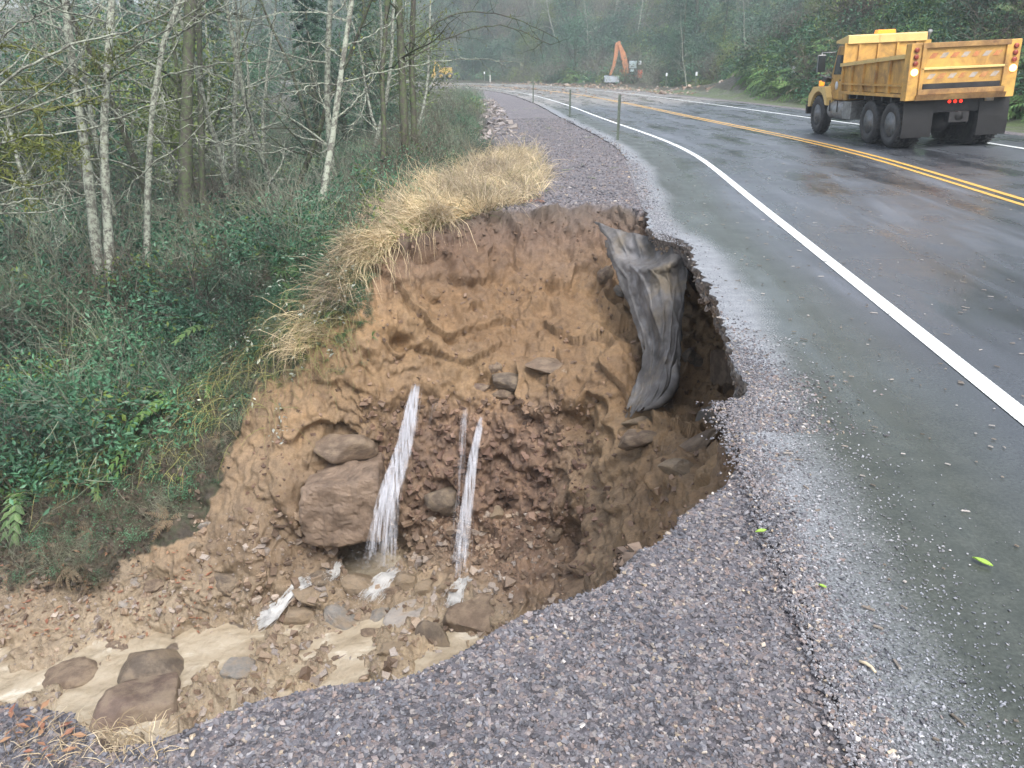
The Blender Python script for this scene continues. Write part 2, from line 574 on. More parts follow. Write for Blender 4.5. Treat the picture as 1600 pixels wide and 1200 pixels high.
#@@GROUND
# ------------------------------------------------------------------ ground mesh on a polar grid, dense where the washout is
th = np.r_[np.arange(-180, -60, 3.0), np.arange(-60, -41, 0.5), np.arange(-41, 24, 0.085), np.arange(24, 60, 0.5), np.arange(60, 180.1, 3.0)]
th[-1] = 180
NR = 720
rr = np.r_[np.exp(np.linspace(math.log(0.25), math.log(1.4), 20))[:-1], np.exp(np.linspace(math.log(1.4), math.log(16), 1500))[:-1], np.exp(np.linspace(math.log(16), math.log(255), 150))]
tr_ = np.radians(th)
XX, YY = np.sin(tr_)[:, None] * rr, np.cos(tr_)[:, None] * rr
ZZ, IN = H(XX, YY)
dr = np.diff(rr)[None, :].repeat(len(th), 0)
dz = np.diff(ZZ, axis=1)
wgt = np.where((rr[1:] > 1.4) & (rr[1:] < 16), 1.0, 0.22)[None, :]
ds = (dr + np.where(dz > 0, dz * 2.2, -dz * 0.22)) / (rr[1:][None, :]) * wgt
cum = np.concatenate([np.zeros((len(th), 1)), np.cumsum(ds, 1)], 1)
RR = np.empty((len(th), NR))
# smooth the row spacing between neighbouring columns
cs = cum / cum[:, -1:]
kk = 7
csp = np.pad(cs, ((kk, kk), (0, 0)), 'edge')
cs = sum(csp[i:i + len(th)] for i in range(2 * kk + 1)) / (2 * kk + 1)
u_ = np.linspace(0, 1, NR)
for i in range(len(th)):
    RR[i] = np.interp(u_, cs[i], rr)
gx, gy = np.sin(tr_)[:, None] * RR, np.cos(tr_)[:, None] * RR
gz, gin = H(gx, gy)
P = np.stack([gx, gy, gz], -1)
# normals of the smooth shape, for pushing clods out of the face
def grid_normals(P):
    a = np.gradient(P, axis=0)
    b = np.gradient(P, axis=1)
    n = np.cross(a, b)
    n /= np.linalg.norm(n, axis=-1, keepdims=True) + 1e-12
    n[n[..., 2] < 0] *= -1
    return n
N = grid_normals(P)
N = (N + np.roll(N, 1, 1) + np.roll(N, -1, 1) + np.roll(N, 2, 1) + np.roll(N, -2, 1))
N /= np.linalg.norm(N, axis=-1, keepdims=True) + 1e-12
depth = -gz
d_off = foff(gx, gy)
_full = (P, gx, gy, gz, gin, depth)
_m = gin & (gx > -13)                      # only the washout needs the fine relief
P, gx, gy, gz, depth = P[_m], gx[_m], gy[_m], gz[_m], depth[_m]
gin = np.ones(len(P), bool)
pitm = gin * sstep(0.01, 0.12, depth) * sstep(-9.5, -6.5, gx - 0.0 * gy + 0)
lower = sstep(1.7, 2.3, depth + fbm(P * 0.9, 3, 3) * 0.25) * sstep(4.1, 3.6, depth)
floor = sstep(3.65, 3.95, depth)
band = lower * sstep(-2.2, -0.6, gx) * (1 - floor) * sstep(1.0, 0.2, gx)
f1, f2, fid = worley(P * np.array([2.6, 2.6, 3.4]) + fbm(P * 2, 2, 8)[..., None] * 0.25, 4)
g1, g2, gid = worley(P * 7.5 + fbm(P * 5, 2, 18)[..., None] * 0.2, 14)
chunk = (fid - 0.5) * sstep(0.0, 0.12, f2 - f1)
chunk2 = (gid - 0.4) * sstep(0.0, 0.15, g2 - g1)
h1, h2, hid = worley(P * 17 + fbm(P * 11, 2, 28)[..., None] * 0.2, 24)
chunk3 = (hid - 0.4) * sstep(0.0, 0.2, h2 - h1)
ridge = 1 - np.abs(fbm(P * 2.4 + 5, 4, 151))
rel = 0.10 * fbm(P * 1.1, 3, 51) + 0.12 * (ridge - 0.7) + 0.12 * chunk * (0.3 + 0.9 * band + 0.5 * floor) + 0.06 * chunk2 * (0.32 + 1.3 * band + 0.6 * floor) + 0.022 * chunk3 * (.5 + band) + 0.022 * fbm(P * 9, 4, 61, 0.65)
for (zs, ns, am, sd1) in ((1.5, 1.1, 0.17, 201), (3.4, 1.9, 0.055, 211), (8.0, 2.4, 0.012, 221)):
    q_ = P * np.array([1.1, 1.1, .5]) * zs * .7
    f_ = (P[..., 2] * zs + ns * fbm(q_, 3, sd1) + (P[..., 0] * .35 * zs)) % 1.0
    pm = sstep(-.25, .25, fbm(P * zs * .6 + 9, 2, sd1 + 5))
    rel += am * (sstep(0, .06, f_) * (1 - f_) - .35) * pm * (1 - .5 * band)
# slide marks running down the upper face
sw = np.stack([(gx + gy * 0.55) * 3.5, (gx * 0.3 - gy) * 0.55, gz * 0.5], -1)
rel += 0.06 * fbm(sw, 3, 71) * (1 - band) * (1 - floor)
left = sstep(-1.0, -3.5, gx)
rel *= (1 - 0.25 * left * (1 - floor))
disp = rel * pitm + floor * pitm * (.06 * fbm(P * 2.2, 4, 301) + .02)
# a few dark hollows in the upper face and the hollow behind the falling water
for (u, v, t, r_, a) in [(630, 535, 9.9, .17, .28), (665, 545, 9.9, .12, .16), (705, 530, 10.0, .09, .12), (760, 600, 9.9, .15, .16), (575, 862, 10.0, .42, .45),
                         (900, 845, 9.4, .34, .4), (940, 870, 8.9, .25, .35), (850, 605, 9.7, .12, .1), (900, 665, 9.3, .2, .15), (660, 385, 10.4, .25, .22),
                         (990, 700, 8.6, .2, .14), (1050, 745, 7.9, .18, .14)]:
    q = at_t(u, v, t)
    dd = np.linalg.norm((P - q) * np.array([1, 1, 1.4]), axis=-1)
    disp -= a * sstep(r_ * 1.3, r_ * 0.4, dd)
# banks outside the washout: soft lumps
disp = disp + (1 - pitm) * (0.06 * fbm(P * 1.6, 4, 91) + .05 * chunk + .03 * chunk2) * sstep(0.05, 0.4, depth)
_flat = sstep(0.3, -0.3, gx - clay_line(gy) + 0.6 * fbm(P * .8, 4, 66, .65)) * sstep(4.3, 3.8, depth)
disp = disp + _flat * (.05 * chunk2 + .05 * fbm(P * 4, 4, 401, .65))
P, gx, gy, gz, gin, depth = _full
def _back(a):
    o = np.zeros(gx.shape)
    o[_m] = a
    return o
disp, band, flatv = _back(disp), _back(band), _back(_flat)
flatv = np.where(gin & ~_m, 1.0, flatv)
rough_out = (~gin) * ((d_off > 8.3) | (d_off < -8.6))
disp = disp + rough_out * 0.05 * fbm(P * 1.1, 4, 81)
P2 = P + N * disp[..., None]
# keep everything under the pavement below its underside
cap = (d_off > EDGE_L + 0.02) & (d_off < EDGE_R)
_ct = -0.15 + 0.045 * np.clip(d_off, 0, 5)
P2[..., 2] = np.where(cap & (P2[..., 2] > _ct), _ct, P2[..., 2])
P2[:, 0, 2] = -0.02
P2[:, 0, :2] *= 0
nt_, nr_ = P2.shape[:2]
ii = np.arange(nt_ * nr_).reshape(nt_, nr_)
F = np.stack([ii[:-1, :-1], ii[:-1, 1:], ii[1:, 1:], ii[1:, :-1]], -1).reshape(-1, 4)
me = np_mesh('ground', P2.reshape(-1, 3), F, None, True)
veg = np.where(gin, flatv, np.clip((-8.0 - d_off) / 1.2, 0, 1) + np.clip((d_off - 7.0) / 1.0, 0, 1) * 1.0)
add_attr(me, 'pit', gin * sstep(0.02, 0.12, depth) * (1 - 0.0 * veg))
add_attr(me, 'veg', np.clip(veg, 0, 1))
add_attr(me, 'band', band)
add_attr(me, 'offs', d_off)
ground = link('ground', me)
tag(ground, kind='structure')
bvh = BVHTree.FromPolygons(P2.reshape(-1, 3).tolist(), F.tolist())

def hit(u, v):
    """the place on the ground seen at a photograph pixel"""
    r = Vector(ray(u, v)).normalized()
    h = bvh.ray_cast(Vector((0, 0, CAM_H)), r)
    return (h[0], h[1]) if h[0] is not None else (Vector(at_z(u, v)), Vector((0, 0, 1)))
def ground_z(x, y):
    h = bvh.ray_cast(Vector((x, y, 60)), Vector((0, 0, -1)))
    return h[0].z if h[0] is not None else 0.0

# ground material
m, nt, b = mat('ground_soil_and_gravel')
def attr(nt, n):
    a = nt.nodes.new('ShaderNodeAttribute')
    a.attribute_name = n
    return a.outputs['Fac']
geo = nt.nodes.new('ShaderNodeNewGeometry')
sep = nt.nodes.new('ShaderNodeSeparateXYZ')
nt.links.new(geo.outputs['Position'], sep.inputs[0])
def pn(scale, detail=4, rough=0.55, dist=0.0):
    n = nd(nt, 'ShaderNodeTexNoise', Scale=scale, Detail=detail, Roughness=rough, Distortion=dist)
    nt.links.new(geo.outputs['Position'], n.inputs['Vector'])
    return n.outputs['Fac']
n1, n2, n3 = pn(1.1, 5), pn(5, 6, 0.65), pn(30, 5, 0.7)
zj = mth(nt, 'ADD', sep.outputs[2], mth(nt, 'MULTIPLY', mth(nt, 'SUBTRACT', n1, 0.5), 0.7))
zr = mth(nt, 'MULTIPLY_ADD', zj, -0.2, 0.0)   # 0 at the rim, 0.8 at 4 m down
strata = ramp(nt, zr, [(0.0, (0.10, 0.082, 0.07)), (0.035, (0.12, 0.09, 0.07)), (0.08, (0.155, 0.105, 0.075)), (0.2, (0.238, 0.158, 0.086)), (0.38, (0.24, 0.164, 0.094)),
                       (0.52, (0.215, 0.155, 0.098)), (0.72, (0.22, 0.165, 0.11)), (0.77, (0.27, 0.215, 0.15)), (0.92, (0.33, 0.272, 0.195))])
red = ramp(nt, n2, [(0.3, (0.09, 0.056, 0.043)), (0.5, (0.165, 0.108, 0.078)), (0.7, (0.235, 0.16, 0.112))])
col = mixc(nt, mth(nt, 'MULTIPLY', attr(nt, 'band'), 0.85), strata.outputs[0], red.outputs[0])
nbig = pn(0.55, 3)
tint = ramp(nt, nbig, [(0.35, (0.8, 0.76, 0.74)), (0.5, (1, 1, 1)), (0.66, (1.28, 1.25, 1.2))])
col = mixc(nt, 1.0, col, tint.outputs[0], 'MULTIPLY')
var = ramp(nt, n2, [(0.25, (0.5, 0.46, 0.45)), (0.45, (1, 1, 1)), (0.75, (1.3, 1.27, 1.2))])
col = mixc(nt, 0.85, col, var.outputs[0], 'MULTIPLY')
var2 = ramp(nt, n3, [(0.3, (0.7, 0.68, 0.66)), (0.6, (1.08, 1.08, 1.08))])
col = mixc(nt, 0.8, col, var2.outputs[0], 'MULTIPLY')
# gravel shoulder
vo = nd(nt, 'ShaderNodeTexVoronoi', Scale=48.0)
nt.links.new(geo.outputs['Position'], vo.inputs['Vector'])
sepc = nt.nodes.new('ShaderNodeSeparateColor')
nt.links.new(vo.outputs['Color'], sepc.inputs[0])
gr = ramp(nt, sepc.outputs[0], [(0.0, (0.055, 0.052, 0.056)), (0.3, (0.115, 0.11, 0.122)), (0.6, (0.17, 0.165, 0.178)), (0.8, (0.2, 0.165, 0.155)), (1.0, (0.3, 0.29, 0.28))])
grv = mixc(nt, 0.6, gr.outputs[0], ramp(nt, n1, [(0.3, (0.75, 0.75, 0.8)), (0.7, (1.2, 1.15, 1.15))]).outputs[0], 'MULTIPLY')
col = mixc(nt, attr(nt, 'pit'), grv, col)
# litter and moss under plants; on the left bank its darkness also paints shade
lit = ramp(nt, n2, [(0.25, (0.025, 0.022, 0.016)), (0.42, (0.06, 0.048, 0.034)), (0.52, (0.045, 0.052, 0.026)), (0.6, (0.075, 0.062, 0.042)), (0.75, (0.11, 0.088, 0.06))])
vg = mth(nt, 'SUBTRACT', mth(nt, 'MULTIPLY', attr(nt, 'veg'), 1.9), mth(nt, 'MULTIPLY', n2, 0.9))
vgr = ramp(nt, vg, [(0.05, (0, 0, 0)), (0.45, (1, 1, 1))])
col = mixc(nt, vgr.outputs[0], col, lit.outputs[0])
# green verge on the far side of the road
off = attr(nt, 'offs')
ver = mth(nt, 'MULTIPLY', mth(nt, 'GREATER_THAN', off, 5.9), mth(nt, 'LESS_THAN', off, 8.9))
verc = ramp(nt, n1, [(0.35, (0.13, 0.125, 0.11)), (0.5, (0.085, 0.11, 0.05)), (0.7, (0.11, 0.15, 0.055))])
col = mixc(nt, ver, col, verc.outputs[0])
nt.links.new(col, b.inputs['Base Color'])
ro = ramp(nt, n2, [(0.3, (0.38, 0.38, 0.38)), (0.6, (0.75, 0.75, 0.75))])
wetf = ramp(nt, zr, [(0.70, (1, 1, 1)), (0.80, (0.42, 0.42, 0.42))])
nt.links.new(mixc(nt, 1.0, ro.outputs[0], wetf.outputs[0], 'MULTIPLY'), b.inputs['Roughness'])
b.inputs['Specular IOR Level'].default_value = 0.45
hsum = mth(nt, 'ADD', mth(nt, 'MULTIPLY', n3, 0.6), mth(nt, 'MULTIPLY', pn(110, 3, 0.7), 0.25))
bump(nt, hsum, 0.9, 0.03, b)
ground.data.materials.append(m)
MAT_GROUND = m

# ------------------------------------------------------------------ road slab with a broken left edge
PIT_Y0, PIT_Y1 = 3.6, 11.9
s_all = np.r_[np.arange(0, 30, 1.0), np.arange(30, 46, 0.035), np.arange(46, 60, 0.25), np.arange(60, 130, 1.0), np.arange(130, SEG[-1] - 1, 2.0)]
xs, ys, nx, ny = cl_at(s_all)
oL = np.full(len(s_all), EDGE_L)
pitl = sstep(3.4, 4.0, ys) * sstep(11.6, 10.6, ys)
pe = np.stack([s_all, s_all * 0, s_all * 0], -1)
oL = oL + 0.02 + 0.028 * fbm(pe * 9, 4, 7, 0.7) + 0.05 * fbm(pe * 1.3, 2, 9) * (0.3 + 0.7 * pitl)
rimpx = [(1200, 680), (1190, 640), (1168, 595), (1150, 540), (1130, 490), (1105, 440), (1080, 388), (1018, 372), (1012, 335), (985, 318)]
rw = np.array([at_z(u, v)[:2] for u, v in rimpx])
ro_ = foff(rw[:, 0], rw[:, 1])
oL = np.where(pitl > 0.01, np.interp(ys, rw[:, 1], ro_, left=EDGE_L, right=EDGE_L) * pitl + oL * (1 - pitl) + 0.035 * fbm(pe * 8, 4, 7, 0.7) * pitl, oL)
frac = np.r_[0, 0.004, 0.01, 0.02, 0.04, 0.07, 0.1, 0.15, 0.2, 0.3, 0.42, 5.42 / 10.42, 0.56, 0.7, 0.8, 1.0]
cols_ = []
meta_o = []
lipn = fbm(np.stack([s_all * 14, s_all * 0 + 3, s_all * 0], -1), 3, 17)
lip2 = fbm(np.stack([s_all * 14, s_all * 0 + 9, s_all * 0], -1), 3, 27)
def P3(o, z):
    return np.stack([xs + nx * o, ys + ny * o, z + 0 * xs + 0.045 * np.clip(o, 0, 5)], -1)
dpt = pitl * (0.17 + 0.07 * fbm(pe * 3, 3, 37))
cols_ += [P3(oL + 0.9, -0.145), P3(oL + 0.32, -0.150 - dpt * .3), P3(oL + 0.16 + 0.06 * lip2, -0.155 - dpt), P3(oL + 0.09 + 0.05 * lip2, -0.15 - dpt * .6 + 0.02 * lipn), P3(oL + 0.07 + 0.04 * lipn, -0.14 + 0.02 * lipn), P3(oL + 0.035 + 0.03 * lip2, -0.10 + 0.015 * lipn), P3(oL + 0.01 + 0.025 * lipn, -0.045 + 0.01 * lip2)]
meta_o += [oL + 0.9, oL + .3, oL + .16, oL + .1, oL + .07, oL + .03, oL + .01]
for f_ in frac:
    o = oL + (EDGE_R - oL) * f_
    z = -0.003 * (f_ == 0) + 0 * o
    cols_.append(P3(o, z))
    meta_o.append(o)
cols_.append(P3(EDGE_R + 0.05, -0.15))
meta_o.append(0 * oL + EDGE_R)
RP = np.stack(cols_, 1)
a, c = RP.shape[:2]
ii = np.arange(a * c).reshape(a, c)
F = np.stack([ii[:-1, :-1], ii[1:, :-1], ii[1:, 1:], ii[:-1, 1:]], -1).reshape(-1, 4)[:, ::-1]
me = np_mesh('road', RP.reshape(-1, 3), F, None, False)
add_attr(me, 'offs', np.stack(meta_o, 1))
oS = np.convolve(np.pad(oL, 20, 'edge'), np.ones(41) / 41, 'valid')
add_attr(me, 'edge', np.stack(meta_o, 1) - oS[:, None])
add_attr(me, 'along', np.repeat(s_all[:, None], c, 1))
road = link('road', me)
tag(road, kind='structure')
m, nt, b = mat('wet_asphalt')
geo = nt.nodes.new('ShaderNodeNewGeometry')
sep = nt.nodes.new('ShaderNodeSeparateXYZ')
nt.links.new(geo.outputs['Position'], sep.inputs[0])
off, al, ed = attr(nt, 'offs'), attr(nt, 'along'), attr(nt, 'edge')
cmb = nt.nodes.new('ShaderNodeCombineXYZ')
nt.links.new(mth(nt, 'MULTIPLY', off, 1.0), cmb.inputs[0])
nt.links.new(mth(nt, 'MULTIPLY', al, 0.12), cmb.inputs[1])
def an(scale, detail=4, rough=0.55, vec=None, dist=0.0):
    n = nd(nt, 'ShaderNodeTexNoise', Scale=scale, Detail=detail, Roughness=rough, Distortion=dist)
    nt.links.new(vec or geo.outputs['Position'], n.inputs['Vector'])
    return n.outputs['Fac']
streak = an(1.3, 4, 0.6, cmb.outputs[0], 0.4)
big = an(0.35, 4)
fine = an(60, 5, 0.75)
mid = an(7, 5, 0.7)
# worn asphalt: greenish shoulder strip, bluish lanes with wet sheen painted as pale streaks
sh = ramp(nt, mid, [(0.3, (0.042, 0.049, 0.040)), (0.7, (0.070, 0.078, 0.064))])
ln = ramp(nt, streak, [(0.3, (0.042, 0.046, 0.052)), (0.55, (0.078, 0.087, 0.10)), (0.75, (0.145, 0.16, 0.185))])
lanef = ramp(nt, mth(nt, 'ADD', mth(nt, 'MULTIPLY', off, 1.2), mth(nt, 'ADD', 5.1, mth(nt, 'MULTIPLY', streak, 0.6))), [(0.0, (0, 0, 0)), (0.7, (1, 1, 1))])
col = mixc(nt, lanef.outputs[0], sh.outputs[0], ln.outputs[0])
spk = ramp(nt, fine, [(0.35, (0.65, 0.65, 0.65)), (0.5, (1, 1, 1)), (0.72, (1.7, 1.7, 1.75))])
col = mixc(nt, 0.8, col, spk.outputs[0], 'MULTIPLY')
# grit washed along the broken edge, sky reflection partly painted into its pale colour
gw = mth(nt, 'SUBTRACT', 1.0, mth(nt, 'DIVIDE', ed, mth(nt, 'MULTIPLY_ADD', big, 0.7, 0.12)))
gsp = an(75, 4, 0.8)
gm = mth(nt, 'MULTIPLY', mth(nt, 'ADD', mth(nt, 'MULTIPLY', gw, 1.3), mth(nt, 'MULTIPLY', mth(nt, 'SUBTRACT', gsp, 0.55), 1.6)), 1.4)
gm = mth(nt, 'MULTIPLY', gm, mth(nt, 'MINIMUM', 1.0, mth(nt, 'MAXIMUM', 0.5, mth(nt, 'MULTIPLY', sep.outputs[1], 0.2))))
gmr = ramp(nt, gm, [(0.0, (0, 0, 0)), (0.85, (1, 1, 1))])
gc = ramp(nt, mth(nt, 'ADD', mth(nt, 'MULTIPLY', gsp, 0.7), mth(nt, 'MULTIPLY', mid, 0.3)), [(0.34, (0.085, 0.093, 0.097)), (0.48, (0.19, 0.20, 0.215)), (0.62, (0.38, 0.395, 0.42))])
col = mixc(nt, gmr.outputs[0], col, gc.outputs[0])
# mud tracked over the road from the slide
mudp = ramp(nt, mth(nt, 'ADD', mth(nt, 'MULTIPLY', al, 0.01), mth(nt, 'MULTIPLY', big, 0.16)), [(0.80, (0, 0, 0)), (0.90, (1, 1, 1))])
mudc = ramp(nt, streak, [(0.3, (0.17, 0.155, 0.14)), (0.7, (0.30, 0.275, 0.25))])
col = mixc(nt, mth(nt, 'MULTIPLY', mudp.outputs[0], 0.85), col, mudc.outputs[0])
# the broken side shows aggregate and soil
side = mth(nt, 'LESS_THAN', sep.outputs[2], -0.012)
vo = nd(nt, 'ShaderNodeTexVoronoi', Scale=40.0)
nt.links.new(geo.outputs['Position'], vo.inputs['Vector'])
sc2 = nt.nodes.new('ShaderNodeSeparateColor')
nt.links.new(vo.outputs['Color'], sc2.inputs[0])
agg = ramp(nt, sc2.outputs[0], [(0, (0.06, 0.055, 0.05)), (0.5, (0.14, 0.125, 0.12)), (1, (0.26, 0.23, 0.21))])
col = mixc(nt, side, col, agg.outputs[0])
nt.links.new(col, b.inputs['Base Color'])
rf = ramp(nt, mth(nt, 'ADD', mth(nt, 'MULTIPLY', streak, 0.55), mth(nt, 'MULTIPLY', an(0.9, 3, 0.5), 0.45)), [(0.38, (0.13, 0.13, 0.13)), (0.5, (0.3, 0.3, 0.3)), (0.64, (0.48, 0.48, 0.48))])
rmix = mixc(nt, gmr.outputs[0], rf.outputs[0], (0.42, 0.42, 0.42))
nt.links.new(rmix, b.inputs['Roughness'])
wet = ramp(nt, mth(nt, 'ADD', mth(nt, 'MULTIPLY', streak, 0.6), mth(nt, 'MULTIPLY', an(0.6, 3), 0.4)), [(0.42, (0.12, 0.12, 0.12)), (0.55, (1, 1, 1))])
bp = bump(nt, fine, 0.35, 0.006, b)
nt.links.new(mth(nt, 'MULTIPLY', wet.outputs[0], 0.42), bp.inputs['Strength'])
road.data.materials.append(m)

# painted lines: sheets 4 mm above the asphalt
def line_mat(name, c, worn):
    m, nt, b = mat(name)
    geo = nt.nodes.new('ShaderNodeNewGeometry')
    n = nd(nt, 'ShaderNodeTexNoise', Scale=16.0, Detail=8.0, Roughness=0.7)
    nt.links.new(geo.outputs['Position'], n.inputs['Vector'])
    w = ramp(nt, n.outputs['Fac'], [(worn, (0.12, 0.12, 0.12)), (worn + 0.07, c), (0.8, tuple(min(1, k * 1.15) for k in c))])
    tc = nt.nodes.new('ShaderNodeAttribute')
    tc.attribute_name = 'along'
    s = mth(nt, 'SINE', mth(nt, 'MULTIPLY', tc.outputs['Fac'], 130.0))
    nt.links.new(w.outputs[0], b.inputs['Base Color'])
    b.inputs['Roughness'].default_value = 0.35
    bump(nt, s, 0.5, 0.006, b)
    return m
WHITE_L, YEL_L = line_mat('white_road_paint', (0.74, 0.78, 0.78), 0.26), line_mat('yellow_road_paint', (0.72, 0.42, 0.09), 0.3)
def line(name, off, w, mt, s0=0, s1=None):
    s = np.arange(s0, s1 or SEG[-1] - 2, 0.5)
    x, y, nx_, ny_ = cl_at(s)
    V = np.stack([np.stack([x + nx_ * (off + k * w / 2), y + ny_ * (off + k * w / 2), 0 * x + 0.005 + 0.045 * max(0, off + k * w / 2)], -1) for k in (-1, 1)], 1)
    ii = np.arange(len(s) * 2).reshape(-1, 2)
    F = np.stack([ii[:-1, 0], ii[:-1, 1], ii[1:, 1], ii[1:, 0]], -1)
    me = np_mesh(name, V.reshape(-1, 3), F, mt)
    add_attr(me, 'along', np.repeat(s[:, None], 2, 1))
    o = link(name, me)
    tag(o, kind='structure')
line('road_marking_edge_line', -3.82, 0.13, WHITE_L)
line('road_marking_far_edge_line', 3.45, 0.12, WHITE_L)
line('road_marking_yellow_line', -0.12, 0.10, YEL_L)
line('road_marking_second_yellow_line', 0.12, 0.10, YEL_L)
# ------------------------------------------------------------------ rocks
def rock_mesh(name, seed, m, lvl=3, ang=0.8, cuts=9):
    import bmesh
    rg = np.random.RandomState(seed)
    bm = bmesh.new()
    bmesh.ops.create_icosphere(bm, subdivisions=lvl, radius=1)
    V = np.array([v.co[:] for v in bm.verts])
    for _ in range(cuts):
        n = rg.normal(size=3)
        n /= np.linalg.norm(n)
        d = rg.uniform(0.45, 0.85)
        k = np.maximum(V @ n - d, 0)
        V -= np.outer(k * ang, n)
    nrm = V / np.linalg.norm(V, axis=1, keepdims=True)
    V += nrm * (fbm(V * 1.6 + seed, 4, seed, 0.6) * 0.09)[:, None]
    V -= (V.max(0) + V.min(0)) / 2
    V /= (V.max(0) - V.min(0)) / 2
    for v, c in zip(bm.verts, V):
        v.co = c
    me = bpy.data.meshes.new(name)
    bm.to_mesh(me)
    bm.free()
    me.polygons.foreach_set('use_smooth', [lvl > 3] * len(me.polygons))
    me.materials.append(m)
    return me
def rockmat(name, c, rough=0.5, dirt=(0.2, 0.15, 0.1)):
    m, nt, b = mat(name)
    a = noise(nt, 2.2, 8, 0.65)
    r = ramp(nt, a.outputs['Fac'], [(0.3, tuple(k * 0.6 for k in c)), (0.55, c), (0.75, tuple(k * 1.3 for k in c))])
    a2 = noise(nt, 1.1, 6, 0.7)
    f = ramp(nt, a2.outputs['Fac'], [(0.45, (0, 0, 0)), (0.6, (1, 1, 1))])
    nt.links.new(mixc(nt, f.outputs[0], r.outputs[0], dirt), b.inputs['Base Color'])
    b.inputs['Roughness'].default_value = rough
    a3 = noise(nt, 7, 10, 0.8)
    bump(nt, a3.outputs['Fac'], 0.7, 0.04, b)
    return m
RK = {'tan': rockmat('tan_rock', (0.30, 0.235, 0.165), 0.45, (0.25, 0.19, 0.125)), 'grey': rockmat('grey_rock', (0.25, 0.235, 0.215), 0.4, (0.26, 0.21, 0.155)),
      'brown': rockmat('brown_rock', (0.19, 0.138, 0.098), 0.5, (0.26, 0.20, 0.14)), 'dark': rockmat('dark_rock', (0.15, 0.118, 0.09), 0.42, (0.235, 0.185, 0.13)),
      'red': rockmat('reddish_rock', (0.18, 0.128, 0.10), 0.5, (0.25, 0.195, 0.14)), 'earth': rockmat('packed_earth', (0.20, 0.145, 0.105), 0.6, (0.245, 0.18, 0.13)), 'pale': rockmat('pale_rock', (0.36, 0.33, 0.30), 0.4, (0.30, 0.24, 0.18))}
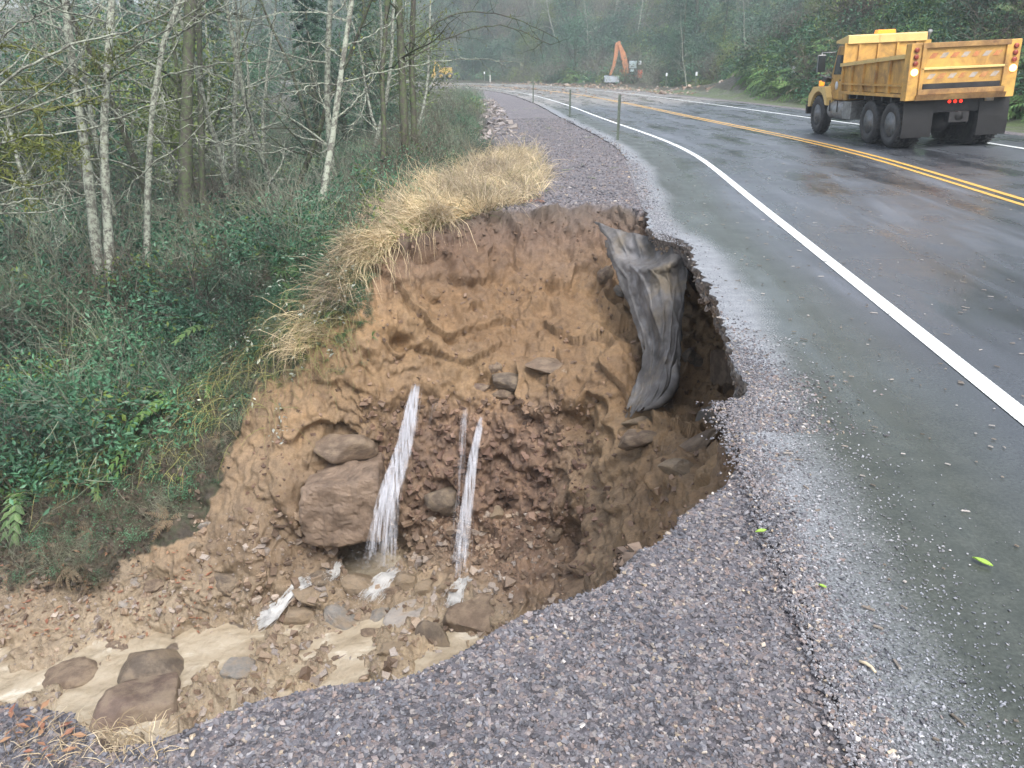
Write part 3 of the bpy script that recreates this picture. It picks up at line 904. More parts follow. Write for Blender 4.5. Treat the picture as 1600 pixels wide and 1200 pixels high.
ROCKS = [
 (570, 886, 36, 24, 'tan', 'small tan stone struck by the left waterfall', 'floor'),
 (563, 914, 54, 34, 'tan', 'broad wet boulder in the foam just below the left waterfall', 'floor'),
 (522, 893, 32, 28, 'red', 'small pinkish stone beside the dark hollow left of the falls', 'floor'),
 (497, 906, 36, 26, 'dark', 'dark brown stone at the top of the white cascade', 'floor'),
 (480, 936, 42, 32, 'tan', 'tan stone right beside the white cascade', 'floor'),
 (466, 967, 54, 42, 'tan', 'rounded tan boulder just right of the foot of the cascade', 'floor'),
 (530, 970, 60, 46, 'grey', 'angular flat grey slab in the middle of the stream stones', 'floor'),
 (596, 964, 38, 26, 'grey', 'tilted small grey slab right of the angular grey slab', 'floor'),
 (612, 926, 30, 22, 'brown', 'small brown stone between the two waterfalls', 'floor'),
 (633, 912, 34, 34, 'tan', 'pale tan stone, left one of the pair between the falls', 'floor'),
 (664, 923, 34, 34, 'tan', 'round light tan stone nearest the foot of the right waterfall', 'floor'),
 (689, 921, 22, 24, 'tan', 'egg sized tan stone touching the round light tan stone', 'floor'),
 (655, 962, 104, 40, 'pale', 'wide flat pale slab with water running over it', 'floor'),
 (680, 1012, 58, 84, 'dark', 'upright dark brown boulder against the gravel lip', 'floor'),
 (745, 982, 92, 84, 'brown', 'big brown boulder leaning where the gravel lip meets the slope', 'floor'),
 (612, 1018, 42, 24, 'tan', 'low muddy stone left of the upright dark boulder', 'floor'),
 (575, 992, 32, 18, 'brown', 'small brown stone awash in the muddy stream', 'floor'),
 (345, 914, 48, 36, 'dark', 'dark wedge shaped stone on the sandy bank left of the cascade', 'floor'),
 (380, 996, 64, 46, 'dark', 'dark square topped boulder below the white cascade', 'floor'),
 (376, 1052, 52, 38, 'grey', 'grey slab lying in the shallow muddy water by the gravel', 'floor'),
 (335, 1024, 60, 36, 'brown', 'brown stone between the square topped boulder and the mud pile', 'floor'),
 (284, 1030, 62, 54, 'dark', 'dark lumpy boulder on the upper end of the mud pile', 'floor'),
 (225, 1058, 112, 70, 'dark', 'long dark mud covered boulder across the middle of the stream', 'floor'),
 (106, 1070, 82, 46, 'brown', 'brown boulder with tan water round it at far left', 'floor'),
 (212, 1132, 112, 112, 'red', 'largest reddish brown boulder at the bottom left corner', 'floor'),
 (210, 912, 24, 14, 'pale', 'small pinkish pale stone at the foot of the shaded bank', 'floor'),
 (198, 946, 22, 11, 'pale', 'tiny flat pale stone beside the stream edge', 'floor'),
 (322, 822, 24, 16, 'pale', 'pale stone halfway up the left clay bank', 'floor'),
 (298, 856, 34, 22, 'tan', 'tan stone in the clay bank above the dark wedge stone', 'floor'),
 (242, 916, 44, 26, 'brown', 'grey brown block at the edge of the shaded bank', 'floor'),
 (182, 1016, 36, 18, 'brown', 'low brown stone in the muddy stream at left', 'floor'),
 (752, 607, 28, 20, 'red', 'reddish stone deep in the hollow above the right waterfall', 'wall'),
 (795, 596, 52, 28, 'dark', 'dark oval stone on the clay ledge', 'wall'),
 (785, 618, 40, 28, 'brown', 'light brown block under the dark oval stone', 'wall'),
 (772, 575, 24, 18, 'brown', 'small brown lump above the dark oval stone', 'wall'),
 (868, 575, 92, 34, 'brown', 'long clay slab sticking out at the foot of the smooth slide track', 'wall'),
 (996, 658, 56, 20, 'tan', 'thin tan slab right under the torn cloth', 'wall'),
 (1000, 690, 62, 32, 'brown', 'brown slab below the thin tan slab', 'wall'),
 (1130, 582, 36, 78, 'brown', 'tall smooth stone under the undercut pavement', 'wall'),
 (1165, 618, 34, 56, 'dark', 'dark stone tucked behind the broken pavement edge', 'wall'),
 (1108, 655, 46, 40, 'grey', 'light grey stone lodged under the pavement', 'wall'),
 (1142, 655, 44, 40, 'dark', 'dark stone touching the light grey stone', 'wall'),
 (1092, 694, 92, 36, 'brown', 'long brown slab slanting below the light grey stone', 'wall'),
 (1057, 732, 54, 34, 'tan', 'tan wedge stone with a dark gap beneath', 'wall'),
 (1148, 700, 30, 46, 'dark', 'dark narrow stone nearest the corner of the broken pavement', 'wall'),
 (775, 802, 28, 26, 'tan', 'pale tan stone stuck in the red clay right of the falls', 'wall'),
 (862, 830, 44, 34, 'brown', 'brown block over the dark crevice at lower right', 'wall'),
 (543, 788, 112, 96, 'earth', 'huge flat faced block over the dark hollow left of the falls', 'wall'),
 (692, 784, 52, 42, 'dark', 'dark angular stone between the two waterfalls', 'wall'),
 (545, 690, 90, 40, 'brown', 'weathered brown boulder above the huge flat faced block', 'wall'),
 (1085, 560, 40, 30, 'dark', 'dark stone at the back of the cave beside the cloth', 'wall'),
 (945, 430, 26, 26, 'brown', 'small lump of grey brown stone left of the cloth', 'wall'),
 (965, 455, 22, 22, 'grey', 'little grey stone touching the left edge of the cloth', 'wall'),
]
for k, (u, v, w, h, kind, lab, place) in enumerate(ROCKS):
    p, n = hit(u, v)
    t = (p - Vector((0, 0, CAM_H))).length
    sx, sz = w * t / FPX / 2 * 1.08, h * t / FPX / 2 * 1.08
    rg = random.Random(k * 7 + 3)
    big = max(w, h) > 60
    me = rock_mesh('boulder', 100 + k, RK[kind], 4 if big else 3, 0.9, 8 if place == 'wall' else 10)
    o = link('boulder' if max(w, h) > 40 else 'stone', me)
    o.scale = (sx, (sx + sz) / 2 * 0.85, sz)
    if place == 'floor':
        o.location = p + Vector((0, sz * 0.4, -sz * 0.22))
        o.rotation_euler = (rg.uniform(-.15, .15), rg.uniform(-.2, .2), rg.uniform(-.5, .5))
    else:
        o.location = p + n * (sx * 0.12)
        o.rotation_euler = (rg.uniform(-.2, .2) - .3, rg.uniform(-.15, .15), rg.uniform(-.3, .3))
    if lab.startswith('huge flat faced'):
        import bmesh
        bm = bmesh.new()
        bmesh.ops.create_cube(bm, size=2)
        bmesh.ops.subdivide_edges(bm, edges=bm.edges, cuts=26, use_grid_fill=True)
        V_ = np.array([v_.co[:] for v_ in bm.verts])
        q_ = np.abs(V_) ** 12
        V_ = V_ / (q_.sum(1) ** (1 / 12))[:, None]
        V_[:, 2] += .16 * V_[:, 0] * (V_[:, 2] > 0) + .10 * fbm(V_[:, :2].repeat(2, 1)[:, [0, 2, 1]] * 1.2, 3, 3) * (V_[:, 2] > 0)
        V_ += (V_ / np.linalg.norm(V_, axis=1, keepdims=True)) * (fbm(V_ * 2.2, 5, 9, .6) * .06 + .03 * np.floor(fbm(V_ * 1.7, 2, 19) * 3))[:, None]
        V_[:, 1] -= .05 * fbm(V_ * np.array([5, 1, .8]), 3, 29)
        for v_, c_ in zip(bm.verts, V_): v_.co = c_
        bm.to_mesh(o.data); bm.free()
        o.data.polygons.foreach_set('use_smooth', [False] * len(o.data.polygons))
        o.scale = (.46, .42, .40)
        o.location = Vector(at_t(540, 782, 9.55))
        o.rotation_euler = (-.10, -.03, .12)
    if lab.startswith('weathered brown boulder'):
        o.location = p + Vector((0, -.15, 0))
    if lab.startswith('long brown slab slanting'):
        o.rotation_euler = (-.3, -.6, 0)
    if lab.startswith('largest reddish'):
        o.rotation_euler = (-.2, -.45, 0.3)
    tag(o, lab, 'boulder' if max(w, h) > 40 else 'stone', 'stones fallen into the washout')

# ------------------------------------------------------------------ loose stones, clods and gravel (countless)
def stones_mesh(name, Pc, size, seed, m, flat=0.65, nrm=None):
    """angular stones, 8 corners and 12 triangles each"""
    rg = np.random.RandomState(seed)
    n = len(Pc)
    base = np.array([(x, y, z) for z in (-1, 1) for y in (-1, 1) for x in (-1, 1)], float) * 0.58
    V = base[None] + rg.uniform(-.33, .33, (n, 8, 3))
    V *= np.stack([rg.uniform(.7, 1.5, n), rg.uniform(.6, 1.1, n), rg.uniform(.35, flat + .1, n)], -1)[:, None, :]
    a, b_, c_ = rg.uniform(0, 6.28, n), rg.normal(0, .35, n), rg.normal(0, .35, n)
    def rot(V, t, i, j):
        x, y = V[..., i].copy(), V[..., j].copy()
        V[..., i] = x * np.cos(t)[:, None] - y * np.sin(t)[:, None]
        V[..., j] = x * np.sin(t)[:, None] + y * np.cos(t)[:, None]
    rot(V, b_, 0, 2); rot(V, c_, 1, 2); rot(V, a, 0, 1)
    V = V * np.asarray(size)[:, None, None] + Pc[:, None, :]
    fb = np.array([(0, 2, 3), (0, 3, 1), (4, 5, 7), (4, 7, 6), (0, 1, 5), (0, 5, 4), (2, 6, 7), (2, 7, 3), (0, 4, 6), (0, 6, 2), (1, 3, 7), (1, 7, 5)])
    F = (np.arange(n) * 8)[:, None, None] + fb[None]
    o = link(name, np_mesh(name, V.reshape(-1, 3), F.reshape(-1, 3), m))
    tag(o, kind='stuff')
    return o
def pebmat(name, stops, rough=0.4, spec=0.5):
    m, nt, b = mat(name)
    geo = nt.nodes.new('ShaderNodeNewGeometry')
    r = ramp(nt, geo.outputs['Random Per Island'], stops)
    n = nd(nt, 'ShaderNodeTexNoise', Scale=90.0, Detail=4.0)
    nt.links.new(geo.outputs['Position'], n.inputs['Vector'])
    f = ramp(nt, n.outputs['Fac'], [(0.3, (0.75, 0.75, 0.75)), (0.7, (1.2, 1.2, 1.2))])
    n2 = nd(nt, 'ShaderNodeTexNoise', Scale=1.7, Detail=3.0)
    nt.links.new(geo.outputs['Position'], n2.inputs['Vector'])
    f2 = ramp(nt, n2.outputs['Fac'], [(0.35, (0.8, 0.8, 0.85)), (0.65, (1.15, 1.1, 1.1))])
    nt.links.new(mixc(nt, 1.0, mixc(nt, 1.0, r.outputs[0], f.outputs[0], 'MULTIPLY'), f2.outputs[0], 'MULTIPLY'), b.inputs['Base Color'])
    b.inputs['Roughness'].default_value = rough
    b.inputs['Specular IOR Level'].default_value = spec
    return m
GRAVEL = pebmat('crushed_gravel', [(0.0, (0.07, 0.07, 0.076)), (0.2, (0.115, 0.118, 0.128)), (0.45, (0.16, 0.165, 0.18)), (0.62, (0.155, 0.14, 0.14)), (0.74, (0.205, 0.21, 0.225)),
                                   (0.86, (0.22, 0.17, 0.145)), (0.94, (0.26, 0.245, 0.24)), (0.985, (0.36, 0.30, 0.21)), (1.0, (0.5, 0.49, 0.47))], 0.42)
rg = np.random.RandomState(11)
def gravel_pts(n, x0, x1, y0, y1, pw=1.0):
    y = y0 + (y1 - y0) * rg.rand(n) ** pw
    x = rg.uniform(x0, x1, n)
    d = foff(x, y)
    z, ins = H(x, y)
    jag = fbm(np.stack([x, y, x * 0], -1) * 4, 3, 77) * 0.12
    k = (~ins) & (d > -8.5) & (d < EDGE_L + 0.10 + jag + 0.10 * rg.randn(n))
    return x[k], y[k], np.where(d[k] > EDGE_L - 0.02, 0.0, z[k])
x, y, z = gravel_pts(118000, -2.6, 1.6, 0.9, 5.0, 1.4)
_pm = (ys > 3) & (ys < 13)
ex_y = 3.3 + np.abs(rg.normal(0, .75, 3800))
ex_o = np.interp(ex_y, ys[_pm], oL[_pm]) + .004 + np.abs(rg.normal(0, 1, 3800)) * np.interp(ex_y, [3.3, 3.85, 4.6], [.26, .2, .11])
se_y = rg.uniform(.9, 5.0, 7000)
ex_y, ex_o = np.r_[ex_y, se_y[se_y < 3.7]], np.r_[ex_o, (EDGE_L + .02 + rg.normal(0, .055, 7000))[se_y < 3.7]]
_cx, _cy, _nx, _ny = cl_at(np.interp(ex_y, CL[:, 1], SEG))
x, y, z = np.r_[x, _cx + _nx * ex_o], np.r_[y, _cy + _ny * ex_o], np.r_[z, 0 * ex_o + .001]
sz = 0.0038 + 0.0052 * rg.rand(len(x)) ** 2.4
stones_mesh('gravel', np.stack([x, y, z + sz * 0.25], -1), sz * 1.35, 5, GRAVEL)
x, y, z = gravel_pts(24000, -2, 3.2, 10.8, 34, 1.5)
sz = 0.012 + 0.016 * rg.rand(len(x)) ** 2
stones_mesh('gravel', np.stack([x, y, z + sz * 0.2], -1), sz, 6, GRAVEL)
n = 700
s0 = rg.uniform(np.interp(24, CL[:, 1], SEG), np.interp(58, CL[:, 1], SEG), n)
cx, cy, nxx, nyy = cl_at(s0)
oo = -7.6 - np.abs(rg.normal(0, 1.2, n))
P_ = np.stack([cx + nxx * oo, cy + nyy * oo, 0 * cx], -1)
P_[:, 2] = H(P_[:, 0], P_[:, 1])[0]
stones_mesh('washed_stones', P_, .04 + .16 * rg.rand(n) ** 3, 7, pebmat('pale_washed_stones', [(0, (0.12, 0.105, 0.09)), (0.6, (0.22, 0.20, 0.18)), (1, (0.36, 0.33, 0.31))], .5), .8)
# grit on the pavement, its pale tones partly painted sky gleam
GRIT = pebmat('pale_grit', [(0, (0.10, 0.107, 0.112)), (0.5, (0.24, 0.25, 0.265)), (1, (0.42, 0.44, 0.46))], 0.3)
n = 26000
yy = 1.0 + 16 * rg.rand(n) ** 1.7
sx_, sn = np.interp(yy, CL[:, 1], SEG), None
cx, cy, nxx, nyy = cl_at(sx_)
oo = EDGE_L - 0.05 + np.abs(rg.randn(n)) * (0.16 + 0.16 * (yy < 5))
P_ = np.stack([cx + nxx * oo, cy + nyy * oo, 0 * cx + 0.003], -1)
_, ins = H(P_[:, 0], P_[:, 1])
okk = (~ins) | (foff(P_[:, 0], P_[:, 1]) > np.interp(P_[:, 1], ys[_pm], oL[_pm]) + 0.01)
P_ = P_[okk]
sz = 0.0025 + 0.0035 * rg.rand(len(P_)) ** 2
stones_mesh('grit', P_, sz * (1 + 0.05 * P_[:, 1]), 9, GRIT)
# rubble on the floor of the washout and clods on its faces
RUB = pebmat('rubble', [(0, (0.12, 0.085, 0.06)), (0.35, (0.22, 0.165, 0.115)), (0.65, (0.31, 0.24, 0.165)), (0.85, (0.27, 0.24, 0.21)), (1, (0.38, 0.33, 0.27))], 0.5)
pts, szs = [], []
for _ in range(4200):
    u, v = rg.uniform(0, 880), rg.uniform(800, 1130)
    p, n_ = hit(u, v)
    if p.z > -2.6 or (u < 300 and v < 900): continue
    pts.append(p); szs.append(0.012 + (0.07 if 380 < u < 800 else 0.045) * rg.rand() ** 3.4)
stones_mesh('rubble', np.array(pts), np.array(szs), 12, RUB, 0.9)
pts, szs = [], []
for _ in range(7000):
    u, v = rg.uniform(380, 1180), rg.uniform(330, 900)
    p, n_ = hit(u, v)
    if p.z > -0.04 or p.z < -3.9: continue
    low = (v > 620 and 560 < u < 930)
    if not low and rg.rand() > (0.9 if p.z > -.45 else 0.25): continue
    pts.append(p); szs.append((0.010 + (0.055 if low else 0.03) * rg.rand() ** 2.5))
pts = np.array(pts); szs = np.array(szs)
# clods take the colour of the earth they sit in
CLOD, nt, b = mat('clods')
src = MAT_GROUND
b.inputs['Roughness'].default_value = 0.7
geo = nt.nodes.new('ShaderNodeNewGeometry')
sep = nt.nodes.new('ShaderNodeSeparateXYZ')
nt.links.new(geo.outputs['Position'], sep.inputs[0])
zz = mth(nt, 'MULTIPLY', sep.outputs[2], -0.2)
base = ramp(nt, zz, [(0.0, (0.12, 0.09, 0.07)), (0.1, (0.18, 0.122, 0.085)), (0.38, (0.2, 0.138, 0.096)), (0.5, (0.15, 0.095, 0.072)), (0.68, (0.17, 0.115, 0.085)), (0.8, (0.26, 0.205, 0.145))])
rr2 = ramp(nt, geo.outputs['Random Per Island'], [(0, (0.55, 0.55, 0.55)), (0.7, (1.05, 1.02, 1)), (1, (1.5, 1.5, 1.45))])
nt.links.new(mixc(nt, 1.0, base.outputs[0], rr2.outputs[0], 'MULTIPLY'), b.inputs['Base Color'])
stones_mesh('clods', pts, szs, 13, CLOD, 1.0)

n = 2600
yy = rg.uniform(3.9, 11.3, n)
oo = np.interp(yy, ys[_pm], oL[_pm]) + rg.uniform(.02, .16, n)
_cx, _cy, _nx, _ny = cl_at(np.interp(yy, CL[:, 1], SEG))
zz_ = -rg.uniform(.03, .36, n)
stones_mesh('broken_road_base', np.stack([_cx + _nx * (oo - .0 + (-zz_) * .2), _cy + _ny * oo, zz_], -1), .012 + .03 * rg.rand(n) ** 2, 19, RUB, 1.0)
# bark slivers and needles washed over the pavement
SLV = pebmat('bark_slivers', [(0, (0.10, 0.085, 0.06)), (0.6, (0.24, 0.21, 0.17)), (1, (0.5, 0.48, 0.44))], 0.5)
n = 800
yy = 1.2 + 18 * rg.rand(n) ** 1.3
cx, cy, nxx, nyy = cl_at(np.interp(yy, CL[:, 1], SEG))
oo = rg.uniform(-5.1, -2.2, n) * (rg.rand(n) < .9) + rg.uniform(-3, 0, n) * (rg.rand(n) < .15)
oo = np.clip(oo, -5.2, -0.5)
P_ = np.stack([cx + nxx * oo, cy + nyy * oo, 0 * cx + 0.006], -1)
V, F = [], []
L = 0.006 + 0.022 * rg.rand(n) ** 2.5
A = rg.normal(-0.6, 0.6, n)
dx, dy = np.cos(A), np.sin(A)
W_ = 0.0025 + 0.003 * rg.rand(n)
q = np.stack([np.stack([dx * L - dy * W_, dy * L + dx * W_, 0 * L], -1), np.stack([-dx * L - dy * W_, -dy * L + dx * W_, 0 * L], -1),
              np.stack([-dx * L + dy * W_, -dy * L - dx * W_, 0 * L], -1), np.stack([dx * L + dy * W_, dy * L - dx * W_, 0 * L], -1)], 1)
V = np.concatenate([P_[:, None] + q, P_[:, None] + q * 0.8 + np.array([0, 0, 0.004])], 1)
fb = np.array([(4, 5, 6, 7), (0, 1, 5, 4), (1, 2, 6, 5), (2, 3, 7, 6), (3, 0, 4, 7)])
F = (np.arange(n) * 8)[:, None, None] + fb[None]
tag(link('bark_litter', np_mesh('bark_litter', V.reshape(-1, 3), F.reshape(-1, 4), SLV)), kind='stuff')

# single leaves
def leaf(u, v, size, rz, col, lab, red=False):
    m = simple('leaf_' + col, {'green': (0.32, 0.5, 0.08), 'brown': (0.2, 0.07, 0.035), 'stick': (0.6, 0.5, 0.33)}[col], 0.4, var=0.2, scale=20)
    p = Vector(at_z(u, v, 0.012))
    mb = MB()
    n = 8
    vs_ = [(0, 0, 0.004)]
    out = []
    for i in range(n + 1):
        t = i / n
        out.append((t * 2 - 1, math.sin(math.pi * t) * 0.36, 0.1 * math.sin(3 * t)))
    for i in range(1, n):
        t = i / n
        out.append((1 - t * 2, -math.sin(math.pi * t) * 0.33, 0.12 * math.sin(2 * t)))
    vs_ = [(a * size, b_ * size, c_ * size + 0.004) for a, b_, c_ in out] + [(a * size, b_ * size, c_ * size) for a, b_, c_ in out]
    k = len(out)
    mb.add(vs_, [tuple(range(k)), tuple(range(k, 2 * k))[::-1]] + [(i, (i + 1) % k, k + (i + 1) % k, k + i) for i in range(k)])
    o = mb.build('leaf', m)
    o.location = p
    o.rotation_euler = (0, 0, rz)
    tag(o, lab, 'leaf')
leaf(1189, 830, 0.026, 0.3, 'green', 'bright green leaf lying on the pale grit by the pavement edge')
leaf(1535, 878, 0.038, -0.9, 'green', 'long green leaf on the wet pavement at right')
leaf(1285, 916, 0.015, -0.7, 'green', 'smallest green leaf on the gravel below the pavement puddle')
mb = MB()
mb.tube([(-.03, 0, 0), (-.01, .004, .003), (.012, .002, .003), (.03, -.006, 0)], [.004, .0055, .005, .004], 7)
o = mb.build('stick', simple('peeled_wood', (0.62, 0.52, 0.36), 0.5))
o.location = at_z(1356, 1041, 0.012); o.rotation_euler = (0, 0, -0.95)
tag(o, 'short peeled pale stick lying on gravel at bottom right', 'stick')

# ------------------------------------------------------------------ muddy stream
xs_, ys_ = np.arange(-11, 0.9, 0.04), np.arange(3.5, 9.3, 0.04)
a_, b_ = np.meshgrid(xs_, ys_, indexing='ij')
zst = np.interp(a_, [-11, -6, -4, -2.5, -1.5, -0.5, 0.5], [-5.0, -4.64, -4.40, -4.24, -4.12, -4.02, -3.9]) + np.clip(b_ - 7, -.3, 3) * 0.085
pp = np.stack([a_ * 1.5, b_ * 2.0, a_ * 0], -1)
zst -= 0.012
zst += 0.02 * fbm(pp * 1.3, 4, 5) + 0.012 * fbm(pp * 4, 3, 6)
ii = np.arange(a_.size).reshape(a_.shape)
F = np.stack([ii[:-1, :-1], ii[1:, :-1], ii[1:, 1:], ii[:-1, 1:]], -1).reshape(-1, 4)
m, nt, b = mat('muddy_water')
geo = nt.nodes.new('ShaderNodeNewGeometry')
mp = nd(nt, 'ShaderNodeMapping')
mp.inputs['Scale'].default_value = (1.0, 1.9, 1.0)
mp.inputs['Rotation'].default_value = (0, 0, -0.25)
nt.links.new(geo.outputs['Position'], mp.inputs['Vector'])
n1 = nd(nt, 'ShaderNodeTexNoise', Scale=1.6, Detail=6.0, Roughness=0.6, Distortion=0.9)
nt.links.new(mp.outputs[0], n1.inputs['Vector'])
c_ = ramp(nt, n1.outputs['Fac'], [(0.3, (0.26, 0.21, 0.145)), (0.45, (0.34, 0.285, 0.205)), (0.6, (0.40, 0.345, 0.26)), (0.70, (0.56, 0.52, 0.44))])
nt.links.new(c_.outputs[0], b.inputs['Base Color'])
b.inputs['Roughness'].default_value = 0.12
n2 = nd(nt, 'ShaderNodeTexNoise', Scale=4.0, Detail=2.0, Roughness=0.5)
nt.links.new(geo.outputs['Position'], n2.inputs['Vector'])
n3 = nd(nt, 'ShaderNodeTexNoise', Scale=11.0, Detail=4.0, Roughness=0.6)
nt.links.new(geo.outputs['Position'], n3.inputs['Vector'])
bump(nt, mth(nt, 'ADD', n2.outputs['Fac'], mth(nt, 'MULTIPLY', n3.outputs['Fac'], .35)), 0.9, 0.07, b)
st = link('stream_water', np_mesh('stream_water', np.stack([a_, b_, zst], -1).reshape(-1, 3), F, m, True))
tag(st, kind='structure')

# ------------------------------------------------------------------ falling water
WATER, nt, b = mat('white_falling_water')
b.inputs['Base Color'].default_value = (0.70, 0.72, 0.78, 1)
b.inputs['Roughness'].default_value = 0.6
b.inputs['Specular IOR Level'].default_value = 0.2
geo = nt.nodes.new('ShaderNodeNewGeometry')
mp = nd(nt, 'ShaderNodeMapping')
mp.inputs['Scale'].default_value = (55, 8, 1.6)
nt.links.new(geo.outputs['Position'], mp.inputs['Vector'])
n1 = nd(nt, 'ShaderNodeTexNoise', Scale=1.0, Detail=4.0)
nt.links.new(mp.outputs[0], n1.inputs['Vector'])
al_ = ramp(nt, n1.outputs['Fac'], [(0.34, (0.02, 0.02, 0.02)), (0.75, (0.34, 0.34, 0.34))])
nt.links.new(al_.outputs[0], b.inputs['Alpha'])
def spline(pts, n):
    P = catmull(pts, 12)
    s = np.r_[0, np.cumsum(np.linalg.norm(np.diff(P, axis=0), axis=1))]
    q = np.linspace(0, s[-1], n)
    return np.stack([np.interp(q, s, P[:, i]) for i in range(3)], -1)
def water_strands(mb, pts, n, w0, w1, r0, rg, t0=0.0, t1=1.0, depthw=0.05):
    P = spline([tuple(at_t(*p)) for p in pts], 40)
    n = int(n * 2.6)
    for k in range(n):
        a = rg.gauss(0, .42)
        d = rg.uniform(-1, 1)
        i0 = rg.choice([0, rg.randint(0, 30)])
        i1 = min(40, i0 + rg.randint(6, 26))
        ph = rg.uniform(0, 6)
        dr = rg.gauss(0, .12)
        pl, rl = [], []
        for i in range(i0, i1):
            f = i / 39
            wd = w0 + (w1 - w0) * f
            pl.append(P[i] + np.array([(a + dr * f) * wd + 0.004 * math.sin(i * .5 + ph), d * depthw * (0.3 + f), 0]))
            g = (i - i0) / max(1, (i1 - i0 - 1))
            rl.append(r0 * .24 * (0.15 + math.sin(math.pi * g)) * rg.uniform(.7, 1.2))
        if len(pl) > 2:
            mb.tube(pl, rl, 3, False)
    # thin films of water between the strands
    for k in range(6 if n > 60 else 0):
        a = rg.uniform(-.5, .5)
        d = rg.uniform(-.6, .6) * depthw
        vs_, n0 = [], 15
        ends = [rg.randint(24, 39) for _ in range(n0)]
        strt = [rg.randint(0, 7) for _ in range(n0)]
        for i in range(40):
            f = i / 39
            wd = (w0 + (w1 - w0) * f) * rg.uniform(.93, 1.07) * min(1, .35 + f * 6)
            for c in range(n0):
                q = (c / (n0 - 1) * 2 - 1) * .85
                vs_.append(P[i] + np.array([(a * .5 + q) * wd, d - .02 * math.cos(q * 3) + .012 * math.sin(q * 19 + k), 0]))
        mb.add(vs_, [(i * n0 + c, i * n0 + c + 1, (i + 1) * n0 + c + 1, (i + 1) * n0 + c) for i in range(39) for c in range(n0 - 1) if strt[c] <= i < ends[c]], True)
def drops(mb, c, n, sp, rg):
    for _ in range(n):
        p = np.array(c) + np.array([rg.gauss(0, sp), rg.gauss(0, sp * .6), abs(rg.gauss(0, sp * .7))])
        r_ = rg.uniform(.002, .006)
        mb.add([(p[0] + r_, p[1], p[2]), (p[0] - r_, p[1], p[2]), (p[0], p[1] + r_, p[2]), (p[0], p[1] - r_, p[2]), (p[0], p[1], p[2] + r_ * 1.6), (p[0], p[1], p[2] - r_ * 1.6)],
               [(0, 2, 4), (2, 1, 4), (1, 3, 4), (3, 0, 4), (2, 0, 5), (1, 2, 5), (3, 1, 5), (0, 3, 5)])
rg = random.Random(5)
mb = MB()
water_strands(mb, [(651, 600, 9.72), (648, 615, 9.55), (641, 650, 9.4), (632, 695, 9.3), (620, 735, 9.2), (608, 775, 9.1), (600, 820, 9.05), (596, 885, 9.0)], 46, 0.05, 0.17, 0.008, rg)
water_strands(mb, [(650, 602, 9.7), (640, 650, 9.4), (634, 700, 9.25), (622, 740, 9.2), (598, 780, 9.1), (582, 830, 9.05), (572, 882, 9.0)], 22, 0.05, 0.07, 0.006, rg)
water_strands(mb, [(683, 628, 9.7), (672, 660, 9.5), (660, 700, 9.45)], 4, 0.06, 0.05, 0.004, rg)
for c in [(596, 888, 9.0), (574, 884, 9.0), (615, 895, 9.0)]: drops(mb, at_t(*c), 160, .13, rg)
o = mb.build('waterfall', WATER)
tag(o, 'left and brighter waterfall pouring over the flat faced block', 'waterfall')
mb = MB()
water_strands(mb, [(752, 652, 9.68), (749, 670, 9.5), (741, 710, 9.35), (734, 760, 9.25), (727, 820, 9.2), (718, 900, 9.1)], 40, 0.035, 0.10, 0.006, rg)
water_strands(mb, [(728, 635, 9.68), (724, 670, 9.5), (720, 730, 9.4), (716, 780, 9.35), (712, 860, 9.25)], 22, 0.04, 0.08, 0.005, rg)
drops(mb, at_t(718, 902, 9.1), 50, .07, rg)
o = mb.build('waterfall', WATER)
tag(o, 'right and thinner waterfall dropping from under the dark oval stone', 'waterfall')
def run(name, pts, w0, w1, n, lab, lift=0.02):
    """white water hugging the stones it runs over"""
    mb = MB()
    P = [hit(u, v)[0] for u, v in pts]
    P = spline([tuple(p) for p in P], 22)
    T_ = P[-1] - P[0]
    T_[2] = 0
    T_ /= np.linalg.norm(T_) + 1e-9
    S_ = np.array([-T_[1], T_[0], 0])
    for k in range(int(n * 7)):
        a = rg.gauss(0, .5)
        ph = rg.uniform(0, 6)
        i0 = rg.randint(0, 14)
        i1 = min(22, i0 + rg.randint(4, 14))
        pl = []
        for i in range(i0, i1):
            w = w0 + (w1 - w0) * i / 21
            q = P[i] + S_ * (a * w + .006 * math.sin(i * .4 + ph))
            gz_ = ground_z(q[0], q[1])
            pl.append((q[0], q[1], (.45 * max(min(gz_, P[i][2] + .06), P[i][2] - .06) + .55 * P[i][2]) + lift + .008 * math.sin(i * .7 + ph) + rg.uniform(0, .01)))
        if len(pl) > 2:
            mb.tube(pl, [rg.uniform(.0012, .0042) * (math.sin(math.pi * (i_ + .5) / len(pl)) + .2) for i_ in range(len(pl))], 4, False)
    drops(mb, P[-1], 90, .07, rg)
    o = mb.build(name, FOAM)
    if lab.startswith('short'): tag(o, lab, 'cascade')
    else: tag(o, kind='stuff')
FOAM = simple('white_foam', (0.66, 0.66, 0.65), .5, var=.2, scale=9)
FOAM.node_tree.nodes['Principled BSDF'].inputs['Alpha'].default_value = .6
run('cascade', [(486, 908), (466, 915), (450, 928), (440, 942), (425, 958), (402, 972)], 0.07, 0.17, 75, 'short white cascade tumbling down the stones left of the waterfalls')
run('cascade', [(735, 905), (720, 915), (712, 930), (706, 948)], 0.06, 0.12, 34, 'white water trickling off at the foot of the right waterfall')
run('cascade', [(625, 892), (605, 902), (590, 920), (572, 938)], 0.08, 0.14, 30, 'foaming water at the foot of the left waterfall')
run('cascade', [(530, 880), (523, 893), (514, 906)], 0.05, 0.07, 20, 'little spill of white water beside the dark hollow')

